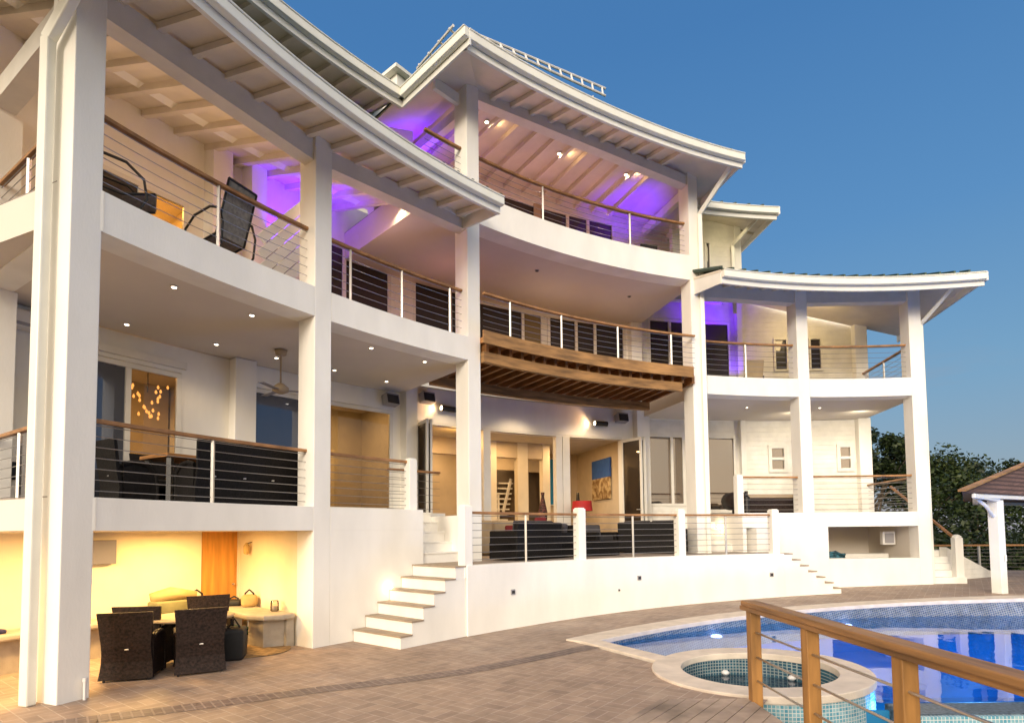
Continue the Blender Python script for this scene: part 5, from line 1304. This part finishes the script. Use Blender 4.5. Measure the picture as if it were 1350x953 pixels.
# ---- downlights
def downlight(p, lb, grp, tilt=0, r_=.036):
    t = thing('downlight', lb, 'downlight', p, grp)
    MB().lathe(p, [(r_*1.5, -.012), (r_*1.5, .004)], 16).build('trim_ring', M['wintered'], t)
    MB().lathe(Vector(p)+Vector((0, 0, -.014)), [(r_, -.006), (r_, 0)], 16).build('lens', M['spotglow'], t)
g1 = 'recessed downlights in the left balcony ceiling'
for (th, ro, lb) in ((-60.4, .82, 'front left downlight above the black dining set'), (-55.9, .87, 'front downlight above the dining set nearest the second column'), (-59.0, 3.21, 'back left downlight above the glass door'), (-54.5, 2.96, 'back downlight above the wall between door and pilaster'), (-50.8, 2.86, 'back downlight beside the ceiling fan')):
    downlight(P(th, R+ro, Z2B-.0), lb, g1)
g2 = 'recessed downlights in the ceiling between second and third columns'
for (th, ro, lb) in ((-46.7, 2.79, 'back left downlight above the wide balcony window'), (-47.7, .72, 'front left downlight beside the second column bay'), (-43.1, .74, 'front right downlight nearest the third column'), (-42.4, 2.84, 'back right downlight above the wide balcony window')):
    downlight(P(th, R+ro, Z2B), lb, g2)
g3 = 'recessed downlights under the right wing balcony'
downlight(P(-7.8, R+1.5, Z2B), 'left downlight under the right wing upper balcony', g3, r_=.03); downlight(P(-.2, R+1.5, Z2B), 'right downlight under the right wing upper balcony', g3, r_=.03)
g5 = 'unlit downlights under the top balcony'
for th, r_, lb in ((-31, R+1.2, 'unlit dark downlight left under the top balcony slab'), (-20.2, R+1.6, 'unlit dark downlight right under the top balcony slab')):
    c = P(th, r_, Z3B); t = thing('downlight', lb, 'downlight', c, g5); MB().lathe(c, [(.06, -.01), (.06, .006)], 14).build('trim_ring', M['grey'], t); MB().lathe(c, [(.04, -.014), (.04, -.008)], 14).build('lens', M['black'], t)
def soffit_light(th, ro, zR, lb, kin=.335, e=14):
    p = P(th, R+ro, zR+kin*ro-.09); downlight(p, lb, 'warm spot lamps in the sloping balcony ceilings', r_=.046)
    light('SPOT', p+Vector((0, 0, -.05)), e*2.2, WARM2, target=p+Vector((0, 0, -3)), size=.04, spot=150)
    light('POINT', P(th+.9, R+ro-.1, zR+kin*ro-.17), e*.22, WARM, size=.03)
soffit_light(-44.9, 1.1, 9.44, 'warm spot in the pink lit ceiling between second and third columns')
soffit_light(-50.3, 1.1, 9.44, 'warm spot in the ceiling beside the top of the second column')
soffit_light(-36.9, .8, 12.76, 'warm spot right of the tall third column under the top roof', kin=.05)
soffit_light(-29.3, .8, 12.76, 'warm spot in the middle under the top roof', kin=.05)
soffit_light(-21.9, .8, 12.76, 'warm spot by the violet glow under the top roof', kin=.05)

# ================================================================== PRACTICAL AND FILL LIGHTS
# ground floor room: strong warm light
for th, ro in ((-62.5, 1.6), (-57.5, 1.9), (-70, 1.8)):
    light('AREA', P(th, R+ro, Z1B-.05), 104, (1, .60, .20), target=P(th, R+ro, 0), size=.5)
# first-floor balconies: soft warm ceiling light
for th, ro, e in ((-60, 1.6, 16), (-55.5, 2.6, 16), (-47, 1.8, 14), (-42.5, 2.4, 10)):
    light('SPOT', P(th, R+ro, Z2B-.06), e*2.4, WARM2, target=P(th, R+ro+.3, 0), size=.08, spot=130)
for th, ro, e in ((-61.5, 2.0, 22), (-56, 2.0, 26), (-51, 1.6, 12)):  # warm fill added in the upper left balcony, no lamp hangs there
    light('POINT', P(th, R+ro, 8.6), e, (1, .62, .34), size=.25)
# rooms
light('AREA', P(-56.8, R+5.8, Z2B-.1), 60, (1, .55, .18), target=P(-56.8, R+5.8, 0), size=1)
light('AREA', P(-43.5, R+5.4, Z2B-.1), 110, (1, .78, .52), target=P(-43.5, R+5.4, 0), size=1)
for th, ro, e in ((-34, 5.2, 42), (-27.5, 5.3, 42), (-21, 5.6, 42), (-31.5, 7.6, 40), (-25, 7.6, 40)):
    light('AREA', P(th, R+ro, 5.3), e*.95, (1, .62, .28), target=P(th, R+ro, 0), size=.3)
light('POINT', P(-33.5, R+4.6, 4.9), 20, (1, .5, .12), size=.1)
light('AREA', P(-24, R+9.2, 5.2), 8, WARM2, target=P(-31.5, R+9.2, 0), size=.6)
# wash on the centre terrace and its upper wall
for th in (-36, -29, -22): light('SPOT', P(th, R+2.9, 5.9), 55, WARM2, target=P(th, R+3.7, 1), size=.1, spot=140)
# centre second floor, right wing
light('POINT', P(-28, R+2.0, 7.7), 22, (1, .70, .48), size=.5); light('POINT', P(-21, R+2.0, 7.7), 16, (1, .70, .48), size=.5)
light('AREA', P(1.0, R+2.0, 9.7), 48, (1, .74, .36), target=P(1.0, R+3.9, 8.2), size=1.0)
light('AREA', P(5.0, R+2.0, 5.85), 26, (1, .86, .62), target=P(5, R+3.9, 4.0), size=.25)
light('AREA', P(-1.5, R+2.0, 5.85), 26, (1, .86, .62), target=P(-1.5, R+3.9, 4.0), size=.25)
light('SPOT', P(-12, R+2.3, 5.9), 30, WARM2, target=P(-12, R+2.6, 1), size=.03, spot=140); light('POINT', P(0, R+1.8, 1.9), 3, WARM, size=.1)
light('AREA', P(-8.6, R+1.3, 12.0), 6, (1, .85, .5), target=P(-9.5, R+2.4, 11.2), size=.5)
# violet LED glow
def violet(p, e, tgt): light('SPOT', p, e*2.1, VIOL, target=tgt, size=.06, spot=118, blend=1)
violet(P(-49.8, R+3.0, 8.9), 120, P(-49.0, R+3.9, 10.3))
violet(P(-48.2, R+2.6, 9.0), 80, P(-48.0, R+2.6, 10.8))
violet(P(-41.0, R+2.3, 11.4), 80, P(-41.0, R+2.4, 12.9))
violet(P(-40.3, R+2.2, 11.4), 60, P(-41.4, R+2.9, 12.4))
violet(P(-18.9, R+1.9, 11.3), 95, P(-18.9, R+2.1, 12.8))
violet(P(-8.6, R+2.9, 8.7), 120, P(-8.3, R+3.85, 10.2))
violet(P(-5.9, R+3.2, 7.6), 25, P(-5.4, R+3.8, 9.0))
for th in (-37, -30, -24): light('POINT', P(th, R+1.6, 11.3), 26, (1, .48, .42), size=.3)  # pinkish fill points added to brighten the balcony ceilings, no fixtures
light('POINT', P(-46.5, R+1.4, 8.6), 24, (1, .52, .42), size=.2)
light('POINT', P(-38, R+2.2, 8.5), 6, (1, .4, .4), size=.2)
# pool lamps
for i, (th, lb) in enumerate(((-26.9, 'violet glowing pool lamp under the waterline nearest the pool tip'), (-11.5, 'violet glowing pool lamp behind the golden handrail'))):
    p = P(th, RC0-.04, -.16); t = thing('pool_lamp', lb, 'pool lamp', p, 'lamps in the pool wall')
    MB().lathe(p, [(.10, -.02), (.11, 0), (.09, .02)], 18).build('lens', M['poolglow'], t); MB().lathe(p+Vector((0, 0, -.03)), [(.13, 0), (.13, .012)], 18).build('trim_ring', M['wintered'], t)
for x, y, e, c in ((4.6, 9.8, 22, (.35, .5, 1)), (7, 9, 130, (.12, .5, 1)), (11, 9.8, 210, (.06, .50, 1)), (15, 10, 210, (.05, .50, 1)), (6.8, 8.2, 20, (.1, .55, 1)), (10, 8, 130, (.06, .52, 1))):
    light('POINT', (x, y, -1.0), e, c, size=.3)
light('POINT', (SPA.x, SPA.y, -.5), 2.5, (.5, .9, 1), size=.1)
light('POINT', (8.0, 6.2, .2), 8, (.8, .9, 1), size=.4) if False else None
